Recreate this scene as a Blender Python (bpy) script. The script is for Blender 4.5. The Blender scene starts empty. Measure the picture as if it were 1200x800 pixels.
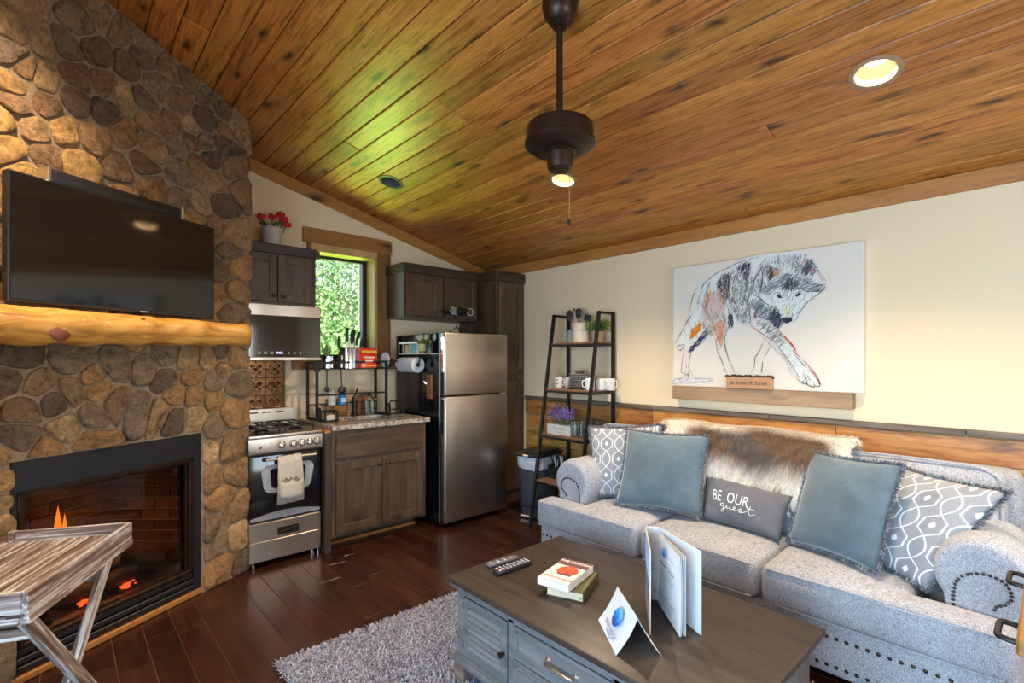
import bpy, bmesh, math, random
from mathutils import Vector, Matrix
S = bpy.context.scene
COL = S.collection
random.seed(7)
R = math.radians

# ---------------------------------------------------------------- camera, sky, sun, daylight, exposure
cam_d = bpy.data.cameras.new('camera'); cam = bpy.data.objects.new('camera', cam_d); COL.objects.link(cam)
cam.location = (0, 0, 1.43); cam.rotation_euler = (R(90), 0, R(-42.4347))
cam_d.sensor_width = 36; cam_d.lens = 583 / 1200 * 36; cam_d.shift_y = 21 / 1200
cam_d.clip_start = 0.05; cam_d.clip_end = 200
S.camera = cam
W = bpy.data.worlds.new('sky'); S.world = W; W.use_nodes = True
wn = W.node_tree.nodes; bg = wn['Background']
sky = wn.new('ShaderNodeTexSky'); sky.sky_type = 'NISHITA'; sky.sun_disc = False
sky.sun_elevation = R(52); sky.sun_rotation = R(150); sky.air_density = 1.0; sky.dust_density = 1.5
W.node_tree.links.new(sky.outputs[0], bg.inputs[0]); bg.inputs[1].default_value = 0.30
sun_d = bpy.data.lights.new('sun', 'SUN'); sun = bpy.data.objects.new('sun', sun_d); COL.objects.link(sun)
sun_d.energy = 4.5; sun_d.angle = R(0.6); sun_d.color = (1, 0.95, 0.86)
sun.rotation_euler = (R(40), 0, R(28))       # high, from behind the house
def area(name, loc, target, sx, sy, energy, color, spread=180):
    d = bpy.data.lights.new(name, 'AREA'); o = bpy.data.objects.new(name, d); COL.objects.link(o)
    d.shape = 'RECTANGLE'; d.size = sx; d.size_y = sy; d.energy = energy; d.color = color; d.spread = R(spread)
    o.location = loc; o.rotation_euler = (Vector(target) - Vector(loc)).to_track_quat('-Z', 'Y').to_euler()
    return o
# daylight through the glass doors in the side wall and the window behind the camera
area('daylight_doors', (-1.52, 0.15, 1.25), (3, -0.1, 0.8), 2.4, 1.9, 68, (0.48, 0.74, 1.0), 140)
area('daylight_rear', (1.6, -2.42, 1.4), (1.6, 2, 1.25), 2.2, 1.3, 36, (0.70, 0.86, 1.0))
# sunlit lawn bouncing up through the kitchen window
area('lawn_bounce', (1.75, 5.35, 0.55), (1.75, 3.05, 2.85), 1.5, 1.0, 76, (0.55, 1.0, 0.17), 110)
S.view_settings.view_transform = 'Standard'; S.view_settings.look = 'None'
S.view_settings.gamma = 1; S.view_settings.use_curve_mapping = False
S.view_settings.exposure = 1.07
S.cycles.max_bounces = 8; S.cycles.diffuse_bounces = 5; S.cycles.glossy_bounces = 4
S.cycles.transmission_bounces = 6; S.cycles.transparent_max_bounces = 12
S.cycles.caustics_reflective = False; S.cycles.caustics_refractive = False
S.cycles.sample_clamp_indirect = 6; S.cycles.use_denoising = True

# ---------------------------------------------------------------- materials
def base(name, rough=.5, metal=0, col=(.5, .5, .5), spec=.5, coat=0, sheen=0, emit=None, estr=0):
    m = bpy.data.materials.new(name); m.use_nodes = True
    b = m.node_tree.nodes['Principled BSDF']
    b.inputs['Base Color'].default_value = (*col, 1); b.inputs['Roughness'].default_value = rough
    b.inputs['Metallic'].default_value = metal; b.inputs['Specular IOR Level'].default_value = spec
    b.inputs['Coat Weight'].default_value = coat; b.inputs['Coat Roughness'].default_value = .12
    b.inputs['Sheen Weight'].default_value = sheen
    if emit: b.inputs['Emission Color'].default_value = (*emit, 1); b.inputs['Emission Strength'].default_value = estr
    return m, m.node_tree.nodes, m.node_tree.links, b
def coords(n, l, scale, rnd=True, uv=False, gen=False):
    tc = n.new('ShaderNodeTexCoord'); mp = n.new('ShaderNodeMapping'); mp.inputs['Scale'].default_value = scale
    src = tc.outputs['UV'] if uv else tc.outputs['Object']
    if rnd:
        oi = n.new('ShaderNodeObjectInfo'); ad = n.new('ShaderNodeVectorMath'); ad.operation = 'MULTIPLY_ADD'
        ad.inputs[0].default_value = (13.7, 7.3, 29.1)
        cb = n.new('ShaderNodeCombineXYZ')
        for i in range(3): l.new(oi.outputs['Random'], cb.inputs[i])
        l.new(cb.outputs[0], ad.inputs[1]); l.new(src, ad.inputs[2]); src = ad.outputs[0]
    l.new(src, mp.inputs['Vector']); return mp.outputs[0]
def noise(n, l, vec, scale, detail=5, rough=.6, dist=0):
    t = n.new('ShaderNodeTexNoise'); t.inputs['Scale'].default_value = scale; t.inputs['Detail'].default_value = detail
    t.inputs['Roughness'].default_value = rough; t.inputs['Distortion'].default_value = dist
    l.new(vec, t.inputs['Vector']); return t.outputs['Fac']
def ramp(n, l, fac, stops):
    r = n.new('ShaderNodeValToRGB'); e = r.color_ramp.elements
    while len(e) < len(stops): e.new(.5)
    for i, (p, c) in enumerate(stops): e[i].position = p; e[i].color = (*c, 1)
    l.new(fac, r.inputs[0]); return r.outputs[0]
def mix(n, l, fac, a, b, mode='MIX'):
    m = n.new('ShaderNodeMixRGB'); m.blend_type = mode
    for i, v in ((0, fac), (1, a), (2, b)):
        if isinstance(v, (int, float)): m.inputs[i].default_value = v
        elif isinstance(v, tuple): m.inputs[i].default_value = (*v, 1)
        else: l.new(v, m.inputs[i])
    return m.outputs[0]
def math_(n, l, op, a, b=None, c=None):
    m = n.new('ShaderNodeMath'); m.operation = op
    for i, v in enumerate((a, b, c)):
        if v is None: continue
        if isinstance(v, (int, float)): m.inputs[i].default_value = v
        else: l.new(v, m.inputs[i])
    return m.outputs[0]
def bump(n, l, b, h, strength=.3, dist=.01):
    bp = n.new('ShaderNodeBump'); bp.inputs['Strength'].default_value = strength; bp.inputs['Distance'].default_value = dist
    l.new(h, bp.inputs['Height']); l.new(bp.outputs[0], b.inputs['Normal'])
def vary(n, l, c, amt, hue=0.0):
    oi = n.new('ShaderNodeObjectInfo'); h = n.new('ShaderNodeHueSaturation')
    mr = n.new('ShaderNodeMapRange'); mr.inputs['To Min'].default_value = 1 - amt; mr.inputs['To Max'].default_value = 1 + amt
    l.new(oi.outputs['Random'], mr.inputs['Value']); l.new(mr.outputs[0], h.inputs['Value'])
    if hue:
        m2 = n.new('ShaderNodeMapRange'); m2.inputs['To Min'].default_value = .5 - hue; m2.inputs['To Max'].default_value = .5 + hue
        f = math_(n, l, 'FRACT', math_(n, l, 'MULTIPLY', oi.outputs['Random'], 17.3)); l.new(f, m2.inputs['Value']); l.new(m2.outputs[0], h.inputs['Hue'])
    l.new(c, h.inputs['Color']); return h.outputs[0]
def plain(name, col, rough=.5, metal=0, var=.06, ns=30, bmp=0, **k):
    m, n, l, b = base(name, rough, metal, col, **k)
    f = noise(n, l, coords(n, l, (1, 1, 1)), ns, 4)
    c = ramp(n, l, f, [(.3, tuple(v * (1 - var) for v in col)), (.7, tuple(min(1, v * (1 + var)) for v in col))])
    l.new(c, b.inputs['Base Color'])
    if bmp: bump(n, l, b, f, bmp, .004)
    return m
def objcol(name, rough=.5, metal=0, ns=25, var=.12, bmp=0, **k):
    m, n, l, b = base(name, rough, metal, **k)
    oi = n.new('ShaderNodeObjectInfo'); f = noise(n, l, coords(n, l, (1, 1, 1)), ns, 5)
    c = mix(n, l, 1.0, oi.outputs['Color'], ramp(n, l, f, [(.3, (1 - var,) * 3), (.7, (1 + var,) * 3)]), 'MULTIPLY')
    l.new(c, b.inputs['Base Color'])
    if bmp: bump(n, l, b, f, bmp, .006)
    return m
def wood(name, stops, axis='x', stretch=14, ns=2.2, rough=.5, var=.18, hue=.01, knots=0, knotcol=(.05, .02, .008), bmp=.15, coat=0, detail=7, dist=.6, spec=.5, kscale=(1.5, 7)):
    m, n, l, b = base(name, rough, coat=coat, spec=spec)
    sc = {'x': (1, stretch, stretch), 'y': (stretch, 1, stretch), 'z': (stretch, stretch, 1)}[axis]
    v = coords(n, l, sc); f = noise(n, l, v, ns, detail, .62, dist)
    c = ramp(n, l, f, stops)
    v2 = coords(n, l, tuple(s * .35 for s in sc)); f2 = noise(n, l, v2, ns, 3)
    c = mix(n, l, .55, c, ramp(n, l, f2, [(.3, (.55, .5, .45)), (.65, (1, 1, 1))]), 'MULTIPLY')
    if knots:
        a, w = kscale
        ks = {'x': (a, w, w), 'y': (w, a, w), 'z': (w, w, a)}[axis]
        kv = coords(n, l, ks); dn = n.new('ShaderNodeVectorMath'); dn.operation = 'MULTIPLY_ADD'
        nz = n.new('ShaderNodeTexNoise'); nz.inputs['Scale'].default_value = 3; l.new(kv, nz.inputs['Vector'])
        l.new(nz.outputs['Color'], dn.inputs[0]); dn.inputs[1].default_value = (.35, .35, .35); l.new(kv, dn.inputs[2])
        vo = n.new('ShaderNodeTexVoronoi'); vo.inputs['Scale'].default_value = knots; l.new(dn.outputs[0], vo.inputs['Vector'])
        k = ramp(n, l, vo.outputs['Distance'], [(.06, (1, 1, 1)), (.17, (.35,) * 3), (.27, (0, 0, 0))])
        c = mix(n, l, k, c, knotcol)
    c = vary(n, l, c, var, hue); l.new(c, b.inputs['Base Color'])
    if bmp: bump(n, l, b, f, bmp, .004)
    return m
def pane(name, tint=(1, 1, 1), refl=.06):
    m, n, l, b = base(name)
    out = n['Material Output']; n.remove(b)
    t = n.new('ShaderNodeBsdfTransparent'); t.inputs[0].default_value = (*tint, 1)
    g = n.new('ShaderNodeBsdfGlossy'); g.inputs['Roughness'].default_value = .02
    fr = n.new('ShaderNodeFresnel'); fr.inputs[0].default_value = 1.45
    mx = n.new('ShaderNodeMixShader')
    l.new(math_(n, l, 'ADD', math_(n, l, 'MULTIPLY', fr.outputs[0], .55), refl - .03), mx.inputs[0])
    l.new(t.outputs[0], mx.inputs[1]); l.new(g.outputs[0], mx.inputs[2]); l.new(mx.outputs[0], out.inputs[0]); return m
MT = {}
MT['wall'] = plain('cream wall paint', (.78, .618, .405), .85, ns=120, var=.02, bmp=.05)
MT['ceil'] = wood('stained pine ceiling', [(.27, (.125, .040, .007)), (.42, (.36, .127, .022)), (.56, (.58, .232, .046)), (.72, (.26, .085, .015))], 'y', 16, 3.4, .40, .22, .010, 1.0, (.05, .018, .007), .10, kscale=(2.6, 8), spec=.45, dist=.9)
MT['ceilback'] = plain('dark ceiling backing', (.03, .015, .008), .9)
MT['trim'] = wood('stained pine trim', [(.25, (.30, .115, .020)), (.5, (.54, .245, .052)), (.75, (.40, .165, .033))], 'y', 12, 2, .5, .12, .008, 1.0, (.06, .02, .008), .12, kscale=(2, 6))
MT['trimx'] = wood('stained pine trim across', [(.25, (.24, .090, .016)), (.5, (.42, .175, .038)), (.75, (.31, .12, .026))], 'x', 12, 2, .5, .12, .008, 1.0, (.05, .02, .008), .12, kscale=(2, 6))
MT['trimz'] = wood('stained pine casing', [(.25, (.14, .058, .015)), (.5, (.26, .115, .034)), (.75, (.19, .08, .022))], 'z', 12, 2, .45, .12, .008, 1.0, (.05, .02, .008), .1, kscale=(2, 6))
MT['floor'] = wood('dark hand scraped floor', [(.25, (.017, .0052, .003)), (.5, (.040, .012, .0065)), (.75, (.066, .021, .011))], 'y', 9, 2.2, .27, .28, .012, 0, bmp=.10)
MT['floorgap'] = plain('floor joint', (.30, .19, .13), .6)
MT['barn'] = wood('rustic wainscot board', [(.28, (.16, .055, .012)), (.42, (.44, .19, .042)), (.58, (.60, .30, .072)), (.74, (.30, .115, .025))], 'y', 9, 2.6, .48, .22, .012, 1.0, (.03, .018, .012), .35, kscale=(2.2, 6.5), dist=1.2)
MT['barncap'] = wood('weathered cap board', [(.3, (.05, .04, .032)), (.5, (.14, .10, .075)), (.7, (.22, .17, .13))], 'y', 10, 3, .7, .25, .01, bmp=.4)
MT['cab'] = wood('grey brown cabinet wood', [(.25, (.036, .020, .0105)), (.5, (.080, .046, .025)), (.75, (.138, .085, .049))], 'z', 7, 2.2, .42, .10, .006, .8, (.02, .012, .008), .08, kscale=(2, 3))
MT['cabx'] = wood('grey brown cabinet wood across', [(.25, (.036, .020, .0105)), (.5, (.080, .046, .025)), (.75, (.138, .085, .049))], 'x', 7, 2.2, .42, .10, .006, .8, (.02, .012, .008), .08, kscale=(2, 3))
MT['darkcab'] = wood('dark cabinet moulding', [(.3, (.026, .016, .010)), (.7, (.060, .039, .024))], 'x', 8, 2, .5, .08)
MT['knob'] = plain('bronze knob', (.05, .03, .02), .35, .8)
MT['iron'] = plain('black iron', (.022, .021, .020), .45, .6, bmp=.05)
MT['bronze'] = plain('oil rubbed bronze', (.045, .026, .018), .38, .75, ns=60)
MT['blackgloss'] = plain('black gloss', (.006, .006, .007), .12, 0, spec=.6)
MT['screen'] = plain('dark screen glass', (.004, .004, .005), .07, 0, spec=1.0)
MT['canvas'] = plain('primed canvas', (.71, .645, .545), .8, var=.012, ns=200, bmp=.05)
MT['blackplastic'] = plain('black plastic', (.012, .012, .013), .38)
MT['surround'] = plain('satin black steel plate', (.0075, .0085, .012), .5)
MT['chrome'] = plain('chrome', (.75, .75, .75), .12, 1, var=.01)
MT['steel'] = None
def steel(name, col, rough, axis):
    m, n, l, b = base(name, rough, 1, col)
    sc = {'x': (1, 160, 160), 'z': (160, 160, 1)}[axis]
    f = noise(n, l, coords(n, l, sc), 2.5, 3)
    l.new(ramp(n, l, f, [(.3, (rough - .02,) * 3), (.7, (rough + .03,) * 3)]), b.inputs['Roughness'])
    f2 = noise(n, l, coords(n, l, (3.0, 3.0, .5), False), 1.3, 1)
    bump(n, l, b, f2, .16, .06); return m
MT['steel'] = steel('brushed stainless', (.52, .45, .385), .32, 'x')
MT['steeld'] = steel('darker brushed stainless', (.60, .52, .44), .34, 'z')
MT['oc'] = objcol('coloured matte', .55)
MT['ocg'] = objcol('coloured gloss', .22, var=.05)
MT['ocm'] = objcol('coloured metal', .3, 1, var=.05)
MT['occ'] = objcol('coloured cloth', .9, ns=60, var=.15, bmp=.2)
MT['glass'] = pane('clear glass', (.90, .93, .92), .05)
MT['winglass'] = pane('window glass', (.97, .99, .98), .035)
MT['fireglass'] = pane('smoked fire glass', (.50, .47, .45), .06)
MT['white'] = plain('white ceramic', (.78, .76, .72), .25, var=.02)
MT['paper'] = plain('white paper', (.60, .61, .63), .6, var=.01)
def stone_mat():
    m, n, l, b = base('field stone', .82)
    oi = n.new('ShaderNodeObjectInfo'); v = coords(n, l, (1, 1, 1))
    f = noise(n, l, v, 11, 9, .72, 1.0); f2 = noise(n, l, v, 44, 6, .75)
    c = mix(n, l, 1, oi.outputs['Color'], ramp(n, l, f, [(.33, (.36, .31, .28)), (.44, (.85, .82, .78)), (.54, (1.05, 1.03, 1)), (.66, (1.45, 1.36, 1.2))]), 'MULTIPLY')
    c = mix(n, l, .75, c, ramp(n, l, f2, [(.36, (.42, .38, .36)), (.52, (1.1, 1.08, 1.05))]), 'MULTIPLY')
    l.new(c, b.inputs['Base Color'])
    h = math_(n, l, 'ADD', f, math_(n, l, 'MULTIPLY', f2, .5)); bump(n, l, b, h, 1.0, .05); return m
MT['stone'] = stone_mat()
MT['mortar'] = plain('sandy mortar', (.26, .185, .115), .95, ns=90, var=.3, bmp=.7)
def log_mat():
    m, n, l, b = base('honey log slab', .42, coat=.15)
    v = coords(n, l, (1, 8, 8)); f = noise(n, l, v, 2.2, 7, .6, 1.2)
    c = ramp(n, l, f, [(.25, (.28, .10, .016)), (.45, (.64, .30, .055)), (.62, (.80, .44, .105)), (.8, (.50, .21, .035))])
    kv = coords(n, l, (2.2, 5, 5), False); vo = n.new('ShaderNodeTexVoronoi'); vo.inputs['Scale'].default_value = 1.1; l.new(kv, vo.inputs['Vector'])
    k = ramp(n, l, vo.outputs['Distance'], [(.05, (1, 1, 1)), (.22, (0, 0, 0))])
    c = mix(n, l, k, c, (.12, .03, .008)); l.new(c, b.inputs['Base Color']); bump(n, l, b, f, .25, .01); return m
MT['log'] = log_mat()
def slub(n, l, v, c):
    for sc in ((1, 1, 9), (1, 9, 1)):
        mp = n.new('ShaderNodeMapping'); mp.inputs['Scale'].default_value = sc; l.new(v, mp.inputs['Vector'])
        c = mix(n, l, .65, c, ramp(n, l, noise(n, l, mp.outputs[0], 55, 3), [(.36, (.50, .50, .53)), (.50, (1.05, 1.05, 1.05))]), 'MULTIPLY')
    return c
def fabric(name, c1, c2, ns=420, rough=.95, sheen=.2, bmp=.35, blot=.1):
    m, n, l, b = base(name, rough, sheen=sheen, spec=.2)
    v = coords(n, l, (1, 1, 1), False); f = noise(n, l, v, ns, 2, .5)
    wv = coords(n, l, (1, 1, 5), False); f3 = noise(n, l, wv, ns * .25, 2)
    c = ramp(n, l, f, [(.38, c1), (.6, c2)])
    c = mix(n, l, .5, c, ramp(n, l, f3, [(.35, (.72, .72, .74)), (.6, (1.08, 1.08, 1.08))]), 'MULTIPLY')
    if ns == 330: c = slub(n, l, v, c)
    f2 = noise(n, l, v, 5, 2); c = mix(n, l, 1, c, ramp(n, l, f2, [(.3, (1 - blot,) * 3), (.7, (1 + blot,) * 3)]), 'MULTIPLY')
    l.new(c, b.inputs['Base Color']); bump(n, l, b, f, bmp, .003); return m
MT['sofa'] = fabric('grey woven upholstery', (.270, .275, .295), (.52, .522, .545), 330)
MT['teal'] = fabric('slate blue velvet', (.085, .125, .150), (.115, .160, .188), 300, .8, .5, .15, .22)
MT['lumbar'] = fabric('charcoal canvas', (.115, .12, .135), (.165, .17, .185), 500, .9, .1, .15)
MT['fringe'] = objcol('fringe yarn', .9, ns=90, var=.45)
MT['towel'] = fabric('beige cotton towel', (.42, .36, .29), (.56, .50, .42), 500, .95, .1)
def pattern_mat():
    m, n, l, b = base('woven lattice pattern', .9, spec=.2, sheen=.15)
    tc = n.new('ShaderNodeTexCoord'); sp = n.new('ShaderNodeSeparateXYZ'); l.new(tc.outputs['UV'], sp.inputs[0])
    u = math_(n, l, 'MULTIPLY', sp.outputs[0], 5.6); vv = math_(n, l, 'MULTIPLY', sp.outputs[1], 2.25)
    fl = math_(n, l, 'FLOOR', u); uu = math_(n, l, 'ABSOLUTE', math_(n, l, 'SUBTRACT', math_(n, l, 'SUBTRACT', u, fl), .5))
    par = math_(n, l, 'MULTIPLY', math_(n, l, 'MODULO', math_(n, l, 'ADD', fl, 20), 2), .5)
    s = math_(n, l, 'FRACT', math_(n, l, 'ADD', math_(n, l, 'ADD', vv, par), .1))
    hexp = math_(n, l, 'LESS_THAN', s, .5); t = math_(n, l, 'FRACT', math_(n, l, 'MULTIPLY', s, 2))
    tri = math_(n, l, 'MINIMUM', t, math_(n, l, 'SUBTRACT', 1, t))
    wh = math_(n, l, 'MINIMUM', math_(n, l, 'MULTIPLY', tri, 1.7), .46)
    wl = math_(n, l, 'MULTIPLY', math_(n, l, 'SINE', math_(n, l, 'MULTIPLY', t, math.pi)), .34)
    w = math_(n, l, 'ADD', math_(n, l, 'MULTIPLY', wh, hexp), math_(n, l, 'MULTIPLY', wl, math_(n, l, 'SUBTRACT', 1, hexp)))
    d = math_(n, l, 'SUBTRACT', uu, w)
    line = math_(n, l, 'LESS_THAN', math_(n, l, 'ABSOLUTE', d), .040)
    dia = math_(n, l, 'MULTIPLY', hexp, math_(n, l, 'LESS_THAN', math_(n, l, 'ADD', math_(n, l, 'MULTIPLY', uu, 1.0), math_(n, l, 'MULTIPLY', math_(n, l, 'ABSOLUTE', math_(n, l, 'SUBTRACT', t, .5)), .85)), .14))
    inner = math_(n, l, 'MULTIPLY', hexp, math_(n, l, 'LESS_THAN', d, -.12))
    f = noise(n, l, coords(n, l, (1, 1, 1), False), 400, 2)
    bc = ramp(n, l, f, [(.35, (.265, .27, .29)), (.65, (.345, .35, .37))])
    bc = mix(n, l, math_(n, l, 'MULTIPLY', inner, .3), bc, (.18, .185, .20))
    c = mix(n, l, math_(n, l, 'MAXIMUM', line, dia), bc, (.80, .80, .80)); l.new(c, b.inputs['Base Color'])
    bump(n, l, b, math_(n, l, 'MAXIMUM', line, math_(n, l, 'MULTIPLY', f, .3)), .3, .003); return m
MT['pattern'] = pattern_mat()
def granite():
    m, n, l, b = base('speckled granite', .14)
    v = coords(n, l, (1, 1, 1), False); f = noise(n, l, v, 26, 8, .75); f2 = noise(n, l, v, 90, 3)
    c = ramp(n, l, f, [(.36, (.10, .07, .055)), (.46, (.36, .29, .235)), (.6, (.58, .52, .45)), (.75, (.40, .33, .28))])
    c = mix(n, l, .5, c, ramp(n, l, f2, [(.35, (.3, .27, .25)), (.5, (1, 1, 1))]), 'MULTIPLY'); l.new(c, b.inputs['Base Color']); return m
MT['granite'] = granite()
MT['tabletop'] = wood('smoked oak table top', [(.25, (.026, .018, .013)), (.5, (.050, .036, .027)), (.75, (.072, .054, .041))], 'y', 10, 2.4, .40, .05, .004, bmp=.05, spec=.32)
MT['tablegrey'] = wood('grey washed paint', [(.25, (.085, .092, .098)), (.5, (.135, .142, .148)), (.75, (.185, .192, .196))], 'y', 9, 3, .45, .06, .004, bmp=.12)
MT['whitewash'] = wood('white washed barn wood', [(.30, (.045, .026, .019)), (.43, (.14, .085, .062)), (.52, (.26, .19, .16)), (.60, (.62, .61, .60)), (.66, (.30, .22, .18)), (.78, (.12, .075, .055))], 'x', 22, 2.6, .6, .14, .006, bmp=.35, detail=9)
MT['rustshelf'] = wood('rustic shelf board', [(.3, (.10, .05, .026)), (.7, (.26, .14, .075))], 'y', 10, 2, .5, .1)
MT['ledge'] = wood('brown ledge plank', [(.25, (.16, .092, .048)), (.5, (.32, .20, .112)), (.75, (.44, .29, .165))], 'y', 9, 2, .6, .08, knots=1, knotcol=(.05, .03, .02))
MT['copper'] = plain('aged bronze tin', (.135, .068, .032), .2, .95, ns=14, var=.45, bmp=.1)
MT['cutboard'] = wood('orange cutting board', [(.3, (.28, .10, .028)), (.7, (.45, .19, .06))], 'z', 8, 2, .4, .12)
MT['jamb'] = wood('daylight toned pine jamb', [(.25, (.42, .24, .085)), (.5, (.62, .40, .16)), (.75, (.52, .32, .12))], 'z', 12, 2, .38, .08)  # lighter than the casing: daylight on the jamb is put into its colour
MT['pine'] = wood('yellow pine', [(.25, (.52, .27, .07)), (.5, (.68, .40, .12)), (.75, (.60, .33, .09))], 'y', 10, 2, .45, .08)
MT['brick'] = objcol('fire brick', .9, ns=40, var=.3, bmp=.4)
MT['char'] = objcol('charred log', .95, ns=18, var=.5, bmp=.8)
MT['leaf'] = objcol('leaf green', .5, ns=12, var=.35)
def emis(name, col, s):
    m, n, l, b = base(name); b.inputs['Base Color'].default_value = (0, 0, 0, 1)
    b.inputs['Emission Color'].default_value = (*col, 1); b.inputs['Emission Strength'].default_value = s; return m
MT['lamp'] = emis('lamp glow', (1, .74, .42), 3.2)
MT['flame'] = emis('flame', (1, .22, .02), 2.6)
MT['ember'] = emis('ember glow', (1, .10, .015), 3)
MT['clock'] = emis('clock digits', (.35, .35, 1), 2.5)
def vcol(name, rough=.9):
    m, n, l, b = base(name, rough, spec=.2); a = n.new('ShaderNodeVertexColor'); a.layer_name = 'Col'
    l.new(a.outputs[0], b.inputs['Base Color']); return m
MT['vc'] = vcol('tinted strands')
MT['print'] = vcol('printed ink', .7)

# ---------------------------------------------------------------- mesh builder
class MB:
    def __init__(s): s.bm = bmesh.new(); s.cols = []
    def box(s, x0, x1, y0, y1, z0, z1, b=0, seg=1, M=None):
        r = bmesh.ops.create_cube(s.bm, size=1); vs = r['verts']
        for v in vs: v.co = Vector(((x0 + x1) / 2 + v.co.x * (x1 - x0), (y0 + y1) / 2 + v.co.y * (y1 - y0), (z0 + z1) / 2 + v.co.z * (z1 - z0)))
        if b:
            es = list({e for v in vs for e in v.link_edges})
            r = bmesh.ops.bevel(s.bm, geom=es, offset=b, segments=seg, affect='EDGES', profile=.5, clamp_overlap=True)
            vs = list(set(vs) & set(s.bm.verts)) if not r['verts'] else list({v for f in r['faces'] for v in f.verts} | {v for v in vs if v.is_valid})
        if M is not None:
            for v in vs: v.co = M @ v.co
        return s
    def mesh(s, verts, faces, M=None):
        vs = [s.bm.verts.new(M @ Vector(v) if M is not None else Vector(v)) for v in verts]
        out = []
        for f in faces:
            try: out.append(s.bm.faces.new([vs[i] for i in f]))
            except ValueError: pass
        return vs
    def prism(s, poly, fn, h0, h1):
        n = len(poly); v = [fn(a, b, h0) for a, b in poly] + [fn(a, b, h1) for a, b in poly]
        f = [list(range(n))[::-1], list(range(n, 2 * n))] + [[i, (i + 1) % n, n + (i + 1) % n, n + i] for i in range(n)]
        s.mesh(v, f); return s
    def tube(s, pts, r, n=8, closed=False, cap=True):
        pts = [Vector(p) for p in pts]; m = len(pts); rs = r if isinstance(r, (list, tuple)) else [r] * m
        rings = []; up = None
        for i, p in enumerate(pts):
            a = pts[(i - 1) % m] if (i or closed) else p; c = pts[(i + 1) % m] if (i < m - 1 or closed) else p
            t = (c - a).normalized() if (c - a).length > 1e-9 else Vector((0, 0, 1))
            if up is None: up = t.orthogonal().normalized()
            up = (up - t * up.dot(t)); up = up.normalized() if up.length > 1e-6 else t.orthogonal().normalized()
            w = t.cross(up)
            rings.append([s.bm.verts.new(p + (up * math.cos(k * 2 * math.pi / n) + w * math.sin(k * 2 * math.pi / n)) * rs[i]) for k in range(n)])
        for i in range(m if closed else m - 1):
            A, B = rings[i], rings[(i + 1) % m]
            for k in range(n): s.bm.faces.new((A[k], A[(k + 1) % n], B[(k + 1) % n], B[k]))
        if cap and not closed:
            s.bm.faces.new(rings[0][::-1]); s.bm.faces.new(rings[-1])
        return s
    def cyl(s, p0, p1, r0, r1=None, n=16): return s.tube([p0, p1], [r0, r0 if r1 is None else r1], n)
    def bar(s, p0, p1, w, h=None, upv=(0, 0, 1)):
        p0, p1 = Vector(p0), Vector(p1); h = h or w; t = (p1 - p0).normalized(); up = Vector(upv); up = up - t * up.dot(t); up = up.normalized() if up.length > 1e-4 else Vector((1, 0, 0)); sd = t.cross(up)
        v = [p + sd * a * w / 2 + up * c * h / 2 for p in (p0, p1) for a, c in ((-1, -1), (1, -1), (1, 1), (-1, 1))]
        s.mesh(v, [(3, 2, 1, 0), (4, 5, 6, 7), (0, 1, 5, 4), (1, 2, 6, 5), (2, 3, 7, 6), (3, 0, 4, 7)]); return s
    def lathe(s, prof, n=24, M=None, c=(0, 0, 0)):
        rings = []
        for r, z in prof:
            if r < 1e-5: rings.append([s.bm.verts.new((c[0], c[1], c[2] + z))])
            else: rings.append([s.bm.verts.new((c[0] + r * math.cos(2 * math.pi * k / n), c[1] + r * math.sin(2 * math.pi * k / n), c[2] + z)) for k in range(n)])
        for A, B in zip(rings, rings[1:]):
            for k in range(n):
                q = [A[k % len(A)], A[(k + 1) % len(A)], B[(k + 1) % len(B)], B[k % len(B)]]
                q = [v for i, v in enumerate(q) if v not in q[:i]]
                if len(q) > 2: s.bm.faces.new(q)
        if M is not None:
            for rg in rings:
                for v in rg: v.co = M @ v.co
        return s
    def sph(s, c, r, sc=(1, 1, 1), u=12, w=8, M=None):
        rr = bmesh.ops.create_uvsphere(s.bm, u_segments=u, v_segments=w, radius=r)
        for v in rr['verts']:
            q = Vector((v.co.x * sc[0], v.co.y * sc[1], v.co.z * sc[2])); v.co = (M @ q if M is not None else q) + Vector(c)
        return s
    def build(s, name, mat, parent=None, loc=None, color=None, smooth=35, world=None, rot=None, fixn=True, kind=None):
        if fixn: bmesh.ops.recalc_face_normals(s.bm, faces=s.bm.faces[:])
        if world is not None:
            for v in s.bm.verts: v.co -= Vector(world)
        me = bpy.data.meshes.new(name); s.bm.to_mesh(me); s.bm.free()
        me.materials.append(MT[mat] if isinstance(mat, str) else mat)
        if smooth:
            me.shade_smooth(); me.set_sharp_from_angle(angle=R(smooth))
        return link(name, me, parent, loc, color, rot, kind)
def link(name, me, parent=None, loc=None, color=None, rot=None, kind=None):
    o = bpy.data.objects.new(name, me); COL.objects.link(o)
    if parent is not None: o.parent = parent
    if loc is not None: o.location = loc
    if rot is not None: o.rotation_euler = rot
    if color is not None: o.color = (*color, 1)
    if kind: o['kind'] = kind
    return o
def thing(name, label, cat, loc=(0, 0, 0), rz=0, group=None):
    o = bpy.data.objects.new(name, None); COL.objects.link(o); o.location = loc; o.rotation_euler = (0, 0, rz)
    o.empty_display_size = .05; o['label'] = label; o['category'] = cat
    if group: o['group'] = group
    return o
def tag(o, label, cat, group=None):
    o['label'] = label; o['category'] = cat
    if group: o['group'] = group
    return o
def struct(o): o['kind'] = 'structure'; return o
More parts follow.
